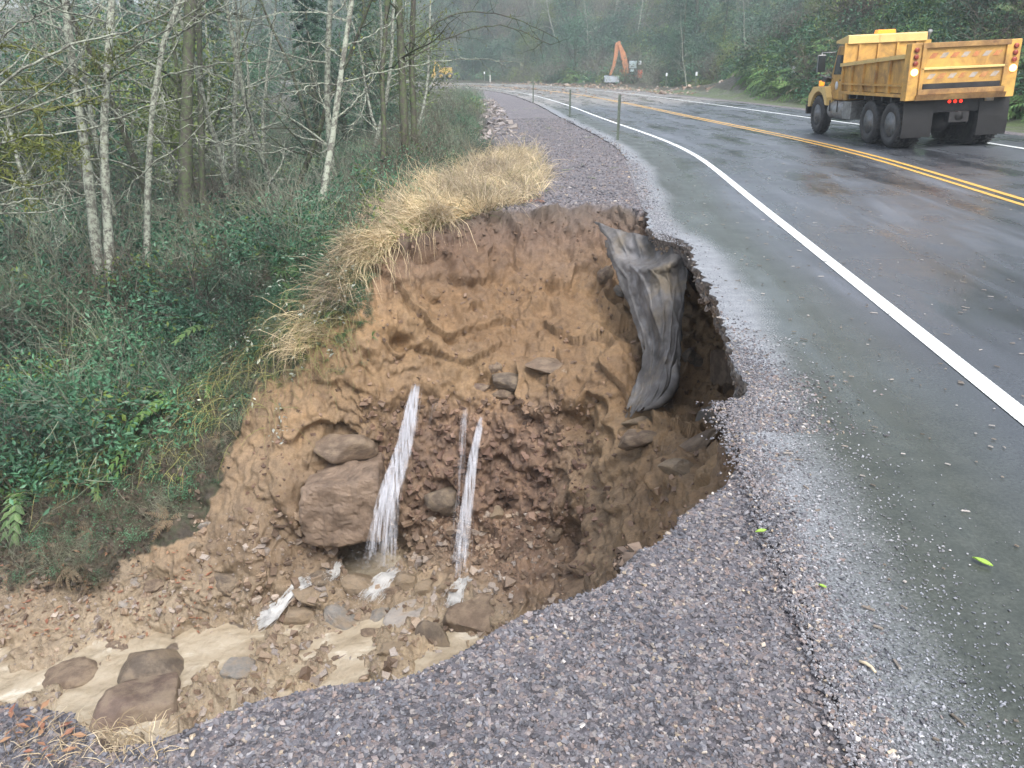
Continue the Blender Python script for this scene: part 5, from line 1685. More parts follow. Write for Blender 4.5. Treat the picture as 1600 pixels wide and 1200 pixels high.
def near_tree(label, trunk, r0, r1, branches, seed, bark=BARK, rnd=24, top=9.5, tuft=LICHEN, cat='tree', nt_=260):
    rg = np.random.RandomState(seed)
    P = [at_t(*q) for q in trunk]
    r0, r1 = r0 * .68, r1 * .68
    g = ground_z(P[0][0], P[0][1])
    P = [np.array([P[0][0], P[0][1], min(g - .1, P[0][2] - .1)])] + P
    lead = P[-1] - P[-2]
    lead /= np.linalg.norm(lead)
    k = 0
    while P[-1][2] < top and k < 12:
        lead = lead * .8 + np.array([0, 0, .25]) + rg.normal(size=3) * .08
        lead /= np.linalg.norm(lead)
        P.append(P[-1] + lead * 1.0)
        k += 1
    S = spline([tuple(p) for p in P], 60)
    hh = (S[:, 2] - S[0, 2]) / (S[-1, 2] - S[0, 2])
    rad = r0 + (r1 - r0) * np.clip((S[:, 2] - S[0, 2]) / (4.5), 0, 1)
    rad = rad * np.clip((1.03 - hh) / .5, .08, 1) * (1 + .06 * rg.normal(size=60)) * (1 + .5 * np.exp(-hh * 30))
    root = empty('tree', tuple(S[0]))
    off = Vector(S[0])
    def B(mb, nm, m):
        mb.v = [tuple(Vector(p) - off) for p in mb.v]
        return mb.build(nm, m, root)
    mb = MB()
    mb.tube([tuple(p) for p in S], rad, 12)
    B(mb, 'trunk', bark)
    tips = []
    for br in branches:
        mb = MB()
        rb = br[0]
        q = spline([tuple(at_t(*z_)) for z_ in br[1:]], 22)
        q[1:-1] += rg.normal(size=(20, 3)) * .012
        mb.tube([tuple(p) for p in q], np.linspace(rb, rb * .35, 22) * .7, 6, False)
        for j in range(3, 22):
            if rg.rand() < .6:
                dd = q[min(j + 1, 21)] - q[j - 1]
                dd /= np.linalg.norm(dd) + 1e-9
                grow(mb, q[j], dd * .6 + rg.normal(size=3) * .6, rg.uniform(.3, .9), rb * .32, 1, rg, 4, -.02, .25, 5)
        B(mb, 'branch', bark)
        tips += list(q)
    for k in range(rnd):
        mb = MB()
        j = rg.randint(12, 57)
        a = rg.uniform(0, 6.28)
        if k % 2 and bark is BARK: j = rg.randint(14, 34)
        grow(mb, S[j], (math.cos(a), math.sin(a), rg.uniform(.0, .7)), rg.uniform(1.6, 3.4), max(.012, rad[j] * .3), 2, rg, 5, .02, .16, 7)
        B(mb, 'branch', bark)
        tips += [np.array(v) + np.array(off) for v in mb.v[::9]]
    if nt_:
        tp = np.array(tips + list(S[:45]) * 2)
        V = lichen_tufts(tp, nt_, rg, .022 if tuft is LICHEN else .035, .03 if tuft is LICHEN else .06) - np.array(off)
        me = quads_mesh('lichen', V, tuft)
        tag(link('lichen', me, root), kind='stuff')
    tag(root, label, cat)
    return root
a = 15.0
near_tree('pale lichen covered tree, thickest trunk at far left, forking near the top', [(163, 490, a), (152, 400, a), (142, 310, a), (130, 210, a), (116, 120, a), (106, 40, a), (98, -60, a)], .165, .105,
          [(.04, (114, 120, a), (60, 72, 14.6), (10, 44, 14.2), (-40, 30, 14)), (.025, (122, 155, a), (60, 146, 14.6), (-10, 143, 14.3)), (.035, (140, 308, a), (95, 295, 14.5), (45, 275, 14), (-5, 262, 13.6)),
           (.02, (62, 283, 14.2), (75, 320, 14.1), (82, 350, 14.1), (90, 385, 14)), (.03, (120, 130, a), (104, 95, 14.8), (92, 60, 14.6), (70, 20, 14.4)), (.02, (150, 180, a), (90, 186, 14.7), (40, 180, 14.4), (-10, 182, 14))], 21)
a = 14.6
near_tree('straight slim grey tree touching the forked lichen covered trunk', [(172, 470, a), (170, 380, a), (165, 290, a), (163, 200, a), (167, 120, a), (172, 40, a), (178, -60, a)], .13, .095,
          [(.03, (174, 95, a), (215, 72, 14.3), (262, 45, 14), (310, 10, 13.8), (350, -30, 13.6)), (.028, (178, 325, a), (205, 290, 14.2), (240, 256, 14), (290, 222, 13.8), (335, 175, 13.6), (385, 165, 13.4)),
           (.02, (165, 175, a), (185, 172, 14.2), (195, 190, 14.1), (180, 200, 14.1))], 22)
a = 16.0
near_tree('slender crooked tree leaning right, third pale trunk from the left', [(230, 455, a), (230, 340, a), (234, 230, a), (239, 165, a), (248, 110, a), (256, 65, a), (272, 25, a), (300, -50, a)], .10, .075,
          [(.028, (253, 121, a), (300, 108, 15.6), (350, 99, 15.3), (400, 98, 15), (440, 94, 14.8)), (.02, (240, 150, a), (222, 115, 15.7), (200, 100, 15.5)), (.022, (248, 135, a), (258, 165, 15.8), (260, 200, 15.7)),
           (.03, (256, 65, a), (300, 40, 15.6), (340, 15, 15.3), (400, -10, 15)), (.02, (236, 205, a), (270, 245, 15.8), (292, 268, 15.6)), (.02, (310, 212, 15.6), (360, 226, 15.4), (415, 224, 15.2), (460, 240, 15))], 23)
a = 13.2
near_tree('thin leaning pale tree rising from brambles above the dry grass', [(502, 330, a), (508, 285, a), (518, 225, a), (527, 160, a), (535, 100, a), (543, 45, a), (551, -10, a), (556, -70, a)], .085, .052,
          [(.022, (522, 190, a), (560, 152, 13.4), (588, 118, 13.6), (592, 100, 13.7)), (.02, (528, 130, a), (570, 120, 13.5), (640, 104, 13.9), (720, 92, 14.4), (800, 96, 15)), (.018, (536, 92, a), (505, 72, 13), (460, 62, 12.8), (420, 52, 12.6)),
           (.018, (529, 132, a), (490, 132, 13), (455, 150, 12.8), (430, 160, 12.8)), (.02, (541, 72, a), (580, 55, 13.4), (610, 35, 13.6), (650, -10, 13.9)), (.015, (573, 145, 13.5), (565, 175, 13.4), (545, 205, 13.3)),
           (.014, (520, 190, a), (505, 160, 13.1), (490, 120, 13), (478, 60, 12.8))], 24, rnd=20)
a = 21.0
near_tree('thick dark ivy clad trunk in the shade behind the slender crooked tree', [(292, 400, a), (290, 300, a), (291, 200, a), (294, 100, a), (298, 0, a), (300, -60, a)], .30, .22, [], 25, BARK_DARK, 14, 12, MOSST, nt_=1500)
a = 22.5
near_tree('dark trunk close right of the thick ivy clad one', [(318, 380, a), (316, 280, a), (314, 180, a), (312, 80, a), (310, -20, a)], .16, .11, [], 26, BARK_DARK, 12, 11, MOSST, nt_=600)
a = 19.0
near_tree('dark mossy trunk left of the far road, beside a broken reddish stump', [(634, 245, a), (631, 180, a), (628, 110, a), (625, 40, a), (622, -50, a)], .15, .11, [(.03, (629, 100, a), (700, 60, 19.5), (780, 40, 20), (860, 70, 20.5))], 27, BARK_DARK, 12, 11, MOSST, nt_=700)
a = 20.0
near_tree('second dark mossy trunk left of the far road, nearest the road', [(648, 235, a), (646, 170, a), (643, 100, a), (645, 30, a), (648, -50, a)], .12, .09, [(.03, (645, 60, a), (720, 20, 20.5), (800, 28, 21), (870, 60, 21.5))], 28, BARK_DARK, 12, 11, MOSST, nt_=900)
a = 17.5
near_tree('dark slim trunk right of the leaning pale tree', [(598, 270, a), (600, 200, a), (597, 120, a), (603, 40, a), (606, -50, a)], .09, .07, [], 29, BARK_DARK, 14, 10, MOSST, nt_=500)
a = 13.0
near_tree('low tree with thick yellow green moss along its boughs at the left edge', [(-40, 420, a), (-42, 330, a), (-38, 230, a), (-30, 130, a), (-25, 30, a)], .14, .11,
          [(.05, (-38, 180, a), (10, 168, 12.9), (70, 172, 12.8), (130, 160, 12.8), (160, 150, 12.9)), (.04, (-35, 110, a), (10, 112, 12.9), (40, 128, 12.8), (90, 132, 12.8)), (.035, (-35, 75, a), (20, 72, 13), (60, 82, 13), (95, 100, 13)),
           (.04, (-40, 250, a), (0, 262, 12.8), (30, 290, 12.7), (50, 330, 12.7)), (.035, (50, 165, 12.8), (65, 195, 12.8), (60, 225, 12.8), (20, 235, 12.8)), (.03, (-38, 200, a), (30, 215, 12.9), (90, 235, 13), (125, 240, 13.2))], 30, BARK_MOSS, 10, 8, MOSST, nt_=5200)
a = 12.0
near_tree('pale bare tree at the left picture edge reaching long lichen branches over the wood', [(-75, 520, a), (-72, 400, a), (-66, 250, a), (-58, 120, a), (-50, 0, a)], .13, .10,
          [(.035, (-62, 180, a), (20, 120, 11.8), (110, 70, 11.8), (220, 40, 11.9), (330, -20, 12.1)), (.03, (-60, 140, a), (0, 60, 11.8), (70, 20, 11.7), (150, -20, 11.7)),
           (.03, (-68, 300, a), (0, 320, 11.8), (60, 310, 11.7), (110, 330, 11.6)), (.028, (-66, 250, a), (30, 215, 11.8), (130, 205, 11.8), (215, 170, 11.9), (300, 150, 12.1))], 33, rnd=26)
# broken reddish stump
mb = MB()
p, _ = hit(636, 235)
mb.tube([(0, 0, -.3), (0.02, 0, .2), (.03, 0, .5), (.0, .02, .68), (-.03, 0, .8)], [.22, .17, .16, .13, .05], 9)
o = mb.build('stump', simple('rotten_wood', (0.16, 0.075, 0.04), .8, var=.5, scale=9, bmp=.8))
o.location = p + Vector((0, 0, 0))
tag(o, 'broken reddish brown stump among the bushes beyond the dry grass', 'stump')

# background trees: built once per kind, then copied
def far_bare(seed, hgt=11, bark=BARK):
    rg = np.random.RandomState(seed)
    root = empty('tree')
    mb = MB()
    pl = [np.array([0, 0, -.3])]
    d = np.array([rg.normal() * .08, rg.normal() * .08, 1])
    for i in range(12):
        d = d + rg.normal(size=3) * .07
        d[2] = abs(d[2])
        d /= np.linalg.norm(d)
        pl.append(pl[-1] + d * hgt / 12)
    rr_ = np.linspace(.095, .015, 13)
    mb.tube(pl, rr_, 8, False)
    mb.build('trunk', bark, root)
    mb = MB()
    for k in range(26):
        j = rg.randint(2, 12)
        a = rg.uniform(0, 6.28)
        grow(mb, pl[j], (math.cos(a), math.sin(a), rg.uniform(-.1, .7)), rg.uniform(1.2, 2.8), max(.012, rr_[j] * .35), 2, rg, 5, .03, .2, 5)
    mb.build('crown', bark, root)
    return root
def far_ever(seed, hgt=12, wid=2.3, n=5200, m=LEAF_DARK, base=.2):
    rg = np.random.RandomState(seed)
    root = empty('tree')
    mb = MB()
    mb.tube([(0, 0, -.4), (.05, 0, hgt * .4), (0, .05, hgt)], [.2, .13, .02], 8)
    mb.build('trunk', BARK_DARK, root)
    P, D = [], []
    nb = 64
    for k in range(nb):
        h_ = base + (hgt - base) * (k / nb) ** 1.0
        a = k * 2.4 + rg.normal() * .3
        L = wid * (1 - h_ / hgt * .8) * rg.uniform(.6, 1.15)
        dd = np.array([math.cos(a), math.sin(a), 0])
        for i in range(n // nb):
            t = rg.rand() ** .7
            sp = .32 * L * (1 - .5 * t)
            q = dd * L * t + np.array([0, 0, h_ + .15 * L * t - .42 * L * t * t]) + rg.normal(size=3) * np.array([sp, sp, .12]) * .6
            P.append(q); D.append(dd + np.array([0, 0, -.5]))
    V = leaf_quads(np.array(P), .085, rg, .4, 1.5, np.array(D))
    link('crown', quads_mesh('crown', V, m), root)
    return root
def round_crown(seed, hgt=9, wid=2.6, n=5200, m=LEAF_DARK):
    rg = np.random.RandomState(seed)
    root = empty('tree')
    mb = MB()
    mb.tube([(0, 0, -.4), (.1, .05, hgt * .3), (0, .05, hgt * .8)], [.16, .12, .03], 8)
    for k in range(9):
        a = rg.uniform(0, 6.28)
        grow(mb, (.05, 0, rg.uniform(.15, .6) * hgt), (math.cos(a), math.sin(a), .6), 2.2, .05, 1, rg, 4, .05, .2, 5)
    mb.build('trunk', BARK_DARK, root)
    c = rg.normal(size=(46, 3)) * np.array([wid * .45, wid * .45, hgt * .23]) + np.array([0, 0, hgt * .5])
    c[:, 2] = np.maximum(c[:, 2], .5)
    P = c[rg.randint(0, 46, n)] + rg.normal(size=(n, 3)) * .42
    link('crown', quads_mesh('crown', leaf_quads(P, .09, rg, .6), m), root)
    return root
K = {'bare': [far_bare(s) for s in (1, 2, 3)], 'darkbare': [far_bare(s, 10, BARK_DARK) for s in (4, 5)], 'ever': [far_ever(s) for s in (1, 2)], 'round': [round_crown(1), round_crown(2, m=LEAF_TEAL)], 'moss': [round_crown(3, 7, 2.2, 4200, LEAF_MOSS)]}
USED = set()
def plant(kind, x, y, s, label, group, z=None):
    k = rg.randint(0, len(K[kind]))
    src = K[kind][k]
    if (kind, k) in USED:
        o = copy_tree(src)
    else:
        o = src
        USED.add((kind, k))
    z = float(H(np.array([x]), np.array([y]))[0][0]) if z is None else z
    o.location = (x, y, z)
    o.rotation_euler = (rg.normal() * .03, rg.normal() * .03, rg.uniform(0, 6.28))
    o.scale = (s, s, s * rg.uniform(.85, 1.15))
    tag(o, label, 'tree', group)
def zone(n, kinds, fx, s0, s1, labels, group):
    c = 0
    for _ in range(n * 12):
        x, y = fx()
        if c >= n: break
        k = kinds[rg.randint(0, len(kinds))]
        plant(k, x, y, rg.uniform(s0, s1), labels[k], group)
        c += 1
def rect(x0, x1, y0, y1, lo, hi):
    def f():
        while True:
            x, y = rg.uniform(x0, x1), rg.uniform(y0, y1)
            d = float(foff(x, y))
            if y < 122 and .09 < x / y < .175: continue
            if lo < d < hi: return x, y
    return f
LW = {'bare': 'bare grey lichen covered tree among many in the left wood', 'darkbare': 'bare dark barked tree among many in the left wood', 'ever': 'dark evergreen tree with drooping sprays in the left wood',
      'round': 'leafy dark tree filling the left wood', 'moss': 'yellow green mossy low tree in the left wood'}
zone(48, ['bare', 'bare', 'bare', 'darkbare'], rect(-26, -2, 22, 45, -40, -10.5), .8, 1.2, LW, 'trees of the wood left of the road')
zone(34, ['ever', 'round', 'round', 'moss'], rect(-36, -4, 20, 60, -60, -12), .7, 1.2, LW, 'trees of the wood left of the road')
zone(4, ['moss'], rect(-19, -11, 20, 32, -40, -14), .7, 1.1, LW, 'trees of the wood left of the road')
zone(30, ['bare', 'ever', 'round', 'darkbare'], rect(-75, -8, 55, 110, -90, -11), .9, 1.4, LW, 'trees of the wood left of the road')
LF = {'bare': 'bare grey tree on the hazy hillside beyond the bend', 'darkbare': 'bare dark tree on the hazy hillside beyond the bend', 'ever': 'dark evergreen on the hazy hillside beyond the bend',
      'round': 'leafy tree on the hazy hillside beyond the bend', 'moss': 'yellow green tree on the hazy hillside beyond the bend'}
zone(60, ['bare', 'ever', 'round', 'round', 'darkbare', 'moss'], rect(-60, 45, 115, 190, 17, 60), 1.0, 1.7, LF, 'trees on the hillside beyond the bend')
LR = {'bare': 'bare grey tree on the steep fern bank right of the road', 'ever': 'dark evergreen on the steep fern bank right of the road', 'round': 'leafy tree on the steep fern bank right of the road', 'moss': 'yellow green low tree on the steep fern bank'}
zone(24, ['ever', 'round', 'moss', 'bare'], rect(14, 50, 28, 110, 11.5, 34), .6, 1.1, LR, 'trees on the steep bank right of the road')

# ------------------------------------------------------------------ paints and metals
YEL = simple('weathered_yellow_paint', (0.68, 0.40, 0.10), 0.5, var=.25, scale=2.5, dirt=(0.26, 0.14, 0.065), dirt_amt=.72)
YEL2 = simple('pale_yellow_paint', (0.78, 0.56, 0.22), 0.4, var=.1, scale=2.0, dirt=(0.35, 0.2, 0.08), dirt_amt=.1)
RUST = simple('rusty_yellow_steel', (0.42, 0.25, 0.09), 0.6, var=.35, scale=4, dirt=(0.14, 0.07, 0.04), dirt_amt=.75)
DARKM = simple('grimy_black_steel', (0.022, 0.022, 0.024), 0.55, var=.4, scale=6, dirt=(0.06, 0.055, 0.05), dirt_amt=.4)
RUBBER = simple('tyre_rubber', (0.035, 0.036, 0.038), 0.6, var=.3, scale=14, dirt=(0.1, 0.095, 0.09), dirt_amt=.35)
FLAP = simple('mudflap_rubber', (0.016, 0.016, 0.017), 0.5)
SILV = simple('dull_grey_metal', (0.30, 0.31, 0.31), 0.42, .4, var=.3, scale=6, dirt=(0.12, 0.11, 0.10), dirt_amt=.4)
RIMM = simple('worn_wheel_steel', (0.20, 0.21, 0.215), 0.45, .2, var=.3, scale=8, dirt=(0.16, 0.13, 0.1), dirt_amt=.4)
GLASS = simple('dark_window_glass', (0.035, 0.045, 0.05), 0.06, var=.1, spec=.8)
SKYGL = simple('sky_painted_glass', (0.42, 0.52, 0.56), 0.1, var=.2, scale=1.5)  # sky reflection put into the base colour
REDT = simple('faded_red_tape', (0.50, 0.19, 0.08), .5, var=.3, scale=9, dirt=(0.6, 0.36, 0.12), dirt_amt=.5)
WHT = simple('faded_white_tape', (0.42, 0.38, 0.34), .5, var=.3, scale=9, dirt=(0.6, 0.36, 0.12), dirt_amt=.5)
ORG = simple('excavator_orange', (0.46, 0.20, 0.10), .5, var=.25, scale=3, dirt=(0.30, 0.16, 0.09), dirt_amt=.45)
REDO = simple('bright_red_orange', (0.80, 0.12, 0.05), .5, var=.15)
BLU = simple('bare_bucket_steel', (0.17, 0.20, 0.235), .5, .1, var=.3)
WPL = simple('white_plate', (0.7, 0.73, 0.76), .4, var=.05)
def glow(name, c, s):
    m, nt, b = mat(name)
    b.inputs['Base Color'].default_value = (*c, 1)
    b.inputs['Emission Color'].default_value = (*c, 1)
    b.inputs['Emission Strength'].default_value = s
    return m
AMB = glow('amber_lamp', (1.0, 0.62, 0.22), 2.2)
AMBO = glow('orange_lamp', (1.0, 0.30, 0.03), .45)
REDL = glow('red_lamp', (1.0, 0.03, 0.015), 1.1)
REDD = simple('red_reflector', (0.30, 0.06, 0.035), .4)

# ------------------------------------------------------------------ dump truck (x right, y forward, origin under the tailgate)
TR = empty('dump_truck', (10.2, 19.15, 0.105), R(0.0))
TR.rotation_euler = (0, R(-2.55), R(0.2))
tag(TR, 'weathered yellow dump truck driving away in the far lane with its lamps lit', 'truck')
mb = MB()
for s_ in (-1, 1):
    mb.box(s_ * .44 - .05, .25, .78, s_ * .44 + .05, 6.45, 1.03)
for yy_ in (.3, 1.1, 2.35, 3.3, 4.4, 5.8):
    mb.box(-.39, yy_, .82, .39, yy_ + .12, .98)
mb.build('chassis_frame', DARKM, TR)
def tyre_prof(w):
    R0 = .52
    return [(.29, -w / 2 + .03), (.33, -w / 2), (.45, -w / 2 - .01), (.505, -w / 2 + .03), (R0, -w / 2 + .07), (R0, -.02), (R0 - .015, 0), (R0, .02), (R0, w / 2 - .07), (.505, w / 2 - .03), (.45, w / 2 + .01), (.33, w / 2), (.29, w / 2 - .03)]
def wheel(x, y, s_, dual=False):
    mb = MB()
    mb.lathe(tyre_prof(.27), 0, 0, 0, 'x', 36)
    for k in range(30):
        a = k / 30 * 2 * math.pi
        M = Matrix.Rotation(a, 4, 'X')
        mb.box(-.12, -.02, .512, -.02, .02, .532, M)
        mb.box(.02, -.05, .512, .12, -.01, .532, M)
    w = mb.build('wheel', RUBBER, TR)
    w.location = (x, y, .525)
    r_ = MB()
    if dual:
        r_.lathe([(.285, s_ * .12), (.27, s_ * .10), (.24, -s_ * .05), (.14, -s_ * .08), (.12, s_ * .03), (.09, s_ * .07), (.02, s_ * .07)], 0, 0, 0, 'x', 28)
    else:
        r_.lathe([(.285, s_ * .12), (.26, s_ * .10), (.19, s_ * .05), (.15, s_ * .11), (.11, s_ * .12), (.10, s_ * .17), (.02, s_ * .17)], 0, 0, 0, 'x', 28)
    r_.build('rim', RIMM, w)
    n_ = MB()
    for k in range(8):
        a = k / 8 * 2 * math.pi
        n_.lathe([(.018, s_ * .06), (.018, s_ * .125), (.004, s_ * .13)], 0, .165 * math.cos(a), .165 * math.sin(a), 'x', 6)
    n_.build('wheel_nuts', RIMM, w)['kind'] = 'stuff'
for s_ in (-1, 1):
    wheel(s_ * 1.03, 5.75, s_)
    for y_ in (.87, 2.1):
        wheel(s_ * 1.05, y_, s_, True)
        wheel(s_ * .73, y_, s_, True)
mb = MB()
for y_ in (.87, 2.1, 5.75):
    mb.tube([(-.95, y_, .525), (.95, y_, .525)], .07, 8)
for y_ in (.87, 2.1):
    mb.lathe([(.05, -.2), (.2, -.12), (.24, 0), (.2, .12), (.05, .2)], 0, y_, .53, 'y', 14)
mb.build('axles', DARKM, TR)
# dump body
bd = empty('dump_bed'); bd.parent = TR; bd.location = (-.08, 0, -.02)
mb = MB()
mb.box(-1.14, .06, 1.16, 1.14, 3.95, 1.26)
for y_ in np.arange(.4, 3.9, .5):
    mb.box(-1.1, y_, 1.05, 1.1, y_ + .08, 1.157)
mb.build('floor', DARKM, bd)
for s_ in (-1, 1):
    mb = MB()
    X = lambda a, b_: (min(s_ * a, s_ * b_), max(s_ * a, s_ * b_))
    a, b_ = X(1.10, 1.14)
    # plate with a sloped top edge, lower towards the cab
    mb.prism([(.25, 1.20), (3.95, 1.20), (3.95, 1.90), (.25, 2.06)], a, b_, 'x')
    mb.build('side_panel', YEL, bd)
    mb = MB()
    a, b_ = X(1.08, 1.215)
    mb.prism([(.25, 2.0), (3.97, 1.845), (3.97, 1.93), (.25, 2.09)], a, b_, 'x')
    mb.build('top_rail', YEL2, bd)
    mb = MB()
    a, b_ = X(1.143, 1.21)
    mb.prism([(.25, 1.17), (3.95, 1.17), (3.95, 1.24), (.25, 1.24)], a, b_, 'x')
    mb.prism([(.25, 1.40), (3.95, 1.40), (3.95, 1.44), (.25, 1.44)], a, b_, 'x')
    mb.build('bottom_rail', YEL, bd)
    for y_ in (1.0, 1.75, 2.5, 3.2, 3.82):
        mb = MB()
        tp = 2.0 - (y_ - .25) * .042
        a, b_ = X(1.143, 1.195)
        mb.prism([(y_, 1.443), (y_ + .07, 1.443), (y_ + .07, tp - .005), (y_, tp - .002)], a, b_, 'x')
        mb.prism([(y_ - .06, 1.243), (y_ + .13, 1.243), (y_ + .1, 1.397), (y_ - .03, 1.397)], a, b_, 'x')
        mb.build('rib', YEL, bd)
    mb = MB()
    a, b_ = X(.97, 1.21)
    mb.box(a, -.02, 1.10, b_, .245, 2.30)
    o = mb.build('corner_post', YEL, bd, .012)
    lx = s_ * 1.09
    for z_, mt_ in ((2.16, REDD), (2.02, REDD), (1.88, REDD)):
        l_ = MB(); l_.lathe([(.055, -.022), (.055, -.045), (.03, -.055), (.002, -.057)], lx, 0, z_, 'y', 14)
        l_.build('reflector', mt_, bd)
    l_ = MB(); l_.lathe([(.075, -.022), (.075, -.05), (.04, -.075), (.002, -.08)], lx, 0, 1.70, 'y', 16)
    l_.build('amber_lamp', AMB, bd)
mb = MB()
mb.box(-.965, -.005, 1.27, .965, .045, 2.26)
tg = mb.build('tailgate', YEL, bd)
for nm, (x0, z0, x1, z1), mt_ in [('frame_rail', (-.965, 2.19, .965, 2.30), RUST), ('frame_rail', (-.965, 1.74, .965, 1.79), YEL2), ('frame_rail', (-.965, 1.22, .965, 1.33), RUST), ('frame_rail', (-.965, 1.333, -.88, 2.187), YEL), ('frame_rail', (.88, 1.333, .965, 2.187), YEL)]:
    mb = MB(); mb.box(x0, -.055, z0, x1, -.008, z1); mb.build(nm, mt_, tg, .008)
mb = MB(); mb.prism([(-.055, 1.10), (.06, 1.10), (.06, 1.215), (-.10, 1.215)], -1.0, 1.0, 'x'); mb.build('apron', RUST, bd)
mb = MB(); mb.box(-.86, -.03, 1.335, .86, -.008, 1.45); mb.build('dark_ledge', DARKM, tg)  # thin dark strip along the foot of the tailgate
for row, z0 in ((0, 2.03), (1, 1.60)):
    for k in range(7):
        x0 = -.80 + k * .235
        mb = MB(); mb.prism([(x0, z0 - .05), (x0 + .13, z0 - .05), (x0 + .21, z0 + .055), (x0 + .08, z0 + .055)], -.012, -.008, 'y')
        # prism along y expects (x, z) pairs
        mb.build('reflective_tape', REDT if k % 2 == row else WHT, tg)
mb = MB(); mb.box(-1.14, 3.955, 1.20, 1.14, 4.0, 2.42); mb.build('headboard', YEL, bd)
for x_ in (-.75, -.25, .25, .75):
    mb = MB(); mb.box(x_ - .03, 3.90, 1.3, x_ + .03, 3.95, 2.38); mb.build('headboard_rib', YEL, bd)
mb = MB()
mb.prism([(3.9, 2.40), (4.0, 2.38), (4.75, 2.44), (4.75, 2.50), (3.95, 2.62), (3.9, 2.60)], -1.08, 1.0, 'x')
cg = mb.build('cab_guard', YEL2, bd, .01)
mb = MB(); mb.box(-.28, 4.1, 2.57, .28, 4.35, 2.62); mb.build('beacon_base', DARKM, bd)
mb = MB(); mb.prism([(-.25, 2.62), (.25, 2.62), (.23, 2.72), (-.23, 2.72)], 4.12, 4.33, 'y'); mb.build('beacon', AMBO, bd, .01)
# hoist and tool boxes under the body
mb = MB(); mb.box(-.3, 1.5, 1.035, .3, 3.5, 1.05); mb.tube([(0, 1.4, .7), (0, 3.4, 1.1)], .07, 8); mb.build('hoist', DARKM, TR)
# cab
cb = empty('cab'); cb.parent = TR
mb = MB()
mb.prism([(4.08, .95), (5.30, .95), (5.30, 1.62), (5.02, 2.28), (4.9, 2.36), (4.08, 2.36)], -1.0, 1.0, 'x')
mb.build('cab_body', YEL, cb, .03)
for s_ in (-1, 1):
    xx = s_ * 1.0
    mb = MB(); mb.prism([(4.32, .98), (5.16, .98), (5.16, 1.60), (4.98, 2.20), (4.32, 2.20)], min(xx, xx + s_ * .018), max(xx, xx + s_ * .018), 'x')
    dr = mb.build('door', YEL, cb, .008)
    mb = MB(); mb.prism([(4.42, 1.62), (5.08, 1.62), (4.93, 2.12), (4.42, 2.12)], min(xx + s_ * .02, xx + s_ * .03), max(xx + s_ * .02, xx + s_ * .03), 'x')
    mb.build('window', GLASS, dr)
    mb = MB(); mb.box(xx + s_ * .04 - .015, 4.42, 1.46, xx + s_ * .04 + .015, 4.56, 1.49); mb.build('handle', DARKM, dr)
    mb = MB(); mb.lathe([(.11, s_ * .0), (.11, s_ * .004), (.002, s_ * .005)], xx + s_ * .022, 4.80, 1.33, 'x', 20); mb.build('emblem', WPL, dr)
    # mirror
    mb = MB(); mb.tube([(xx, 5.12, 2.2), (xx + s_ * .36, 5.2, 2.2)], .014, 6); mb.tube([(xx, 5.15, 1.5), (xx + s_ * .36, 5.2, 1.62)], .014, 6)
    mb.tube([(xx + s_ * .36, 5.2, 1.6), (xx + s_ * .36, 5.2, 2.22)], .014, 6)
    mr = mb.build('mirror_arm', SILV, cb)
    mb = MB(); mb.box(xx + s_ * .36 - .10, 5.14, 1.70, xx + s_ * .36 + .10, 5.18, 2.14); mb.build('mirror', GLASS, mr, .01)
    mb = MB(); mb.box(xx + s_ * .36 - .11, 5.185, 1.69, xx + s_ * .36 + .11, 5.23, 2.15); mb.build('mirror_back', SILV, mr, .01)
mb = MB(); mb.prism([(-.88, 1.68), (.88, 1.68), (.8, 2.2), (-.8, 2.2)], 5.27, 5.31, 'y'); o = mb.build('windshield', GLASS, cb)
mb = MB(); mb.box(-.6, 4.05, 1.75, .6, 4.075, 2.15); mb.build('rear_window', GLASS, cb)
mb = MB()
mb.prism([(5.31, .95), (6.55, .90), (6.58, 1.25), (6.3, 1.40), (5.31, 1.55)], -.62, .62, 'x')
mb.build('hood', YEL, cb, .04)
for s_ in (-1, 1):
    mb = MB()
    pr = [(5.06, .80), (5.06, 1.02), (5.3, 1.30), (6.2, 1.28), (6.55, 1.02), (6.55, .72), (6.40, .72)]
    arc = [(5.75 + .62 * math.cos(a), .55 + .62 * math.sin(a)) for a in np.linspace(.35, math.pi - .45, 12)]
    A0, A1 = (s_ * .64, s_ * 1.17) if s_ > 0 else (s_ * 1.17, s_ * .64)
    mb.prism(pr + arc, A0, A1, 'x')
    mb.build('fender', YEL2, cb, .0)
    mb = MB(); mb.box(s_ * 1.0 - .06, 5.95, 1.30, s_ * 1.0 + .06, 6.08, 1.44); mb.build('marker_lamp', AMBO, cb, .015)
    mb = MB(); mb.lathe([(.10, .0), (.10, .05), (.03, .06)], s_ * .86, 6.56, 1.0, 'y', 16); mb.build('headlamp', SKYGL, cb)
mb = MB(); mb.tube([(-.78, 4.98, 1.62), (-.95, 5.35, 1.52), (-1.02, 5.7, 1.5)], .05, 6); mb.box(-1.1, 5.45, 1.42, -.8, 5.75, 1.52); mb.build('air_cleaner', DARKM, cb)
mb = MB(); mb.box(-1.15, 6.62, .50, 1.15, 6.78, .78); mb.build('bumper', DARKM, TR, .02)
mb = MB(); mb.lathe([(.02, -.5), (.24, -.5), (.25, -.48), (.25, .48), (.24, .5), (.02, .5)], -.93, 4.45, .68, 'y', 24)
ft = mb.build('fuel_tank', SILV, TR)
for y_ in (4.15, 4.7):
    mb = MB(); mb.box(-1.2, y_, .66, -1.183, y_ + .05, .95); mb.build('strap', DARKM, ft)
mb = MB(); mb.box(-1.16, 3.3, .5, -.7, 3.85, .95); mb.build('tool_box', SILV, TR, .01)
mb = MB(); mb.lathe([(.02, -.5), (.22, -.5), (.22, .5), (.02, .5)], .93, 4.45, .68, 'y', 18); mb.build('air_tank', SILV, TR)
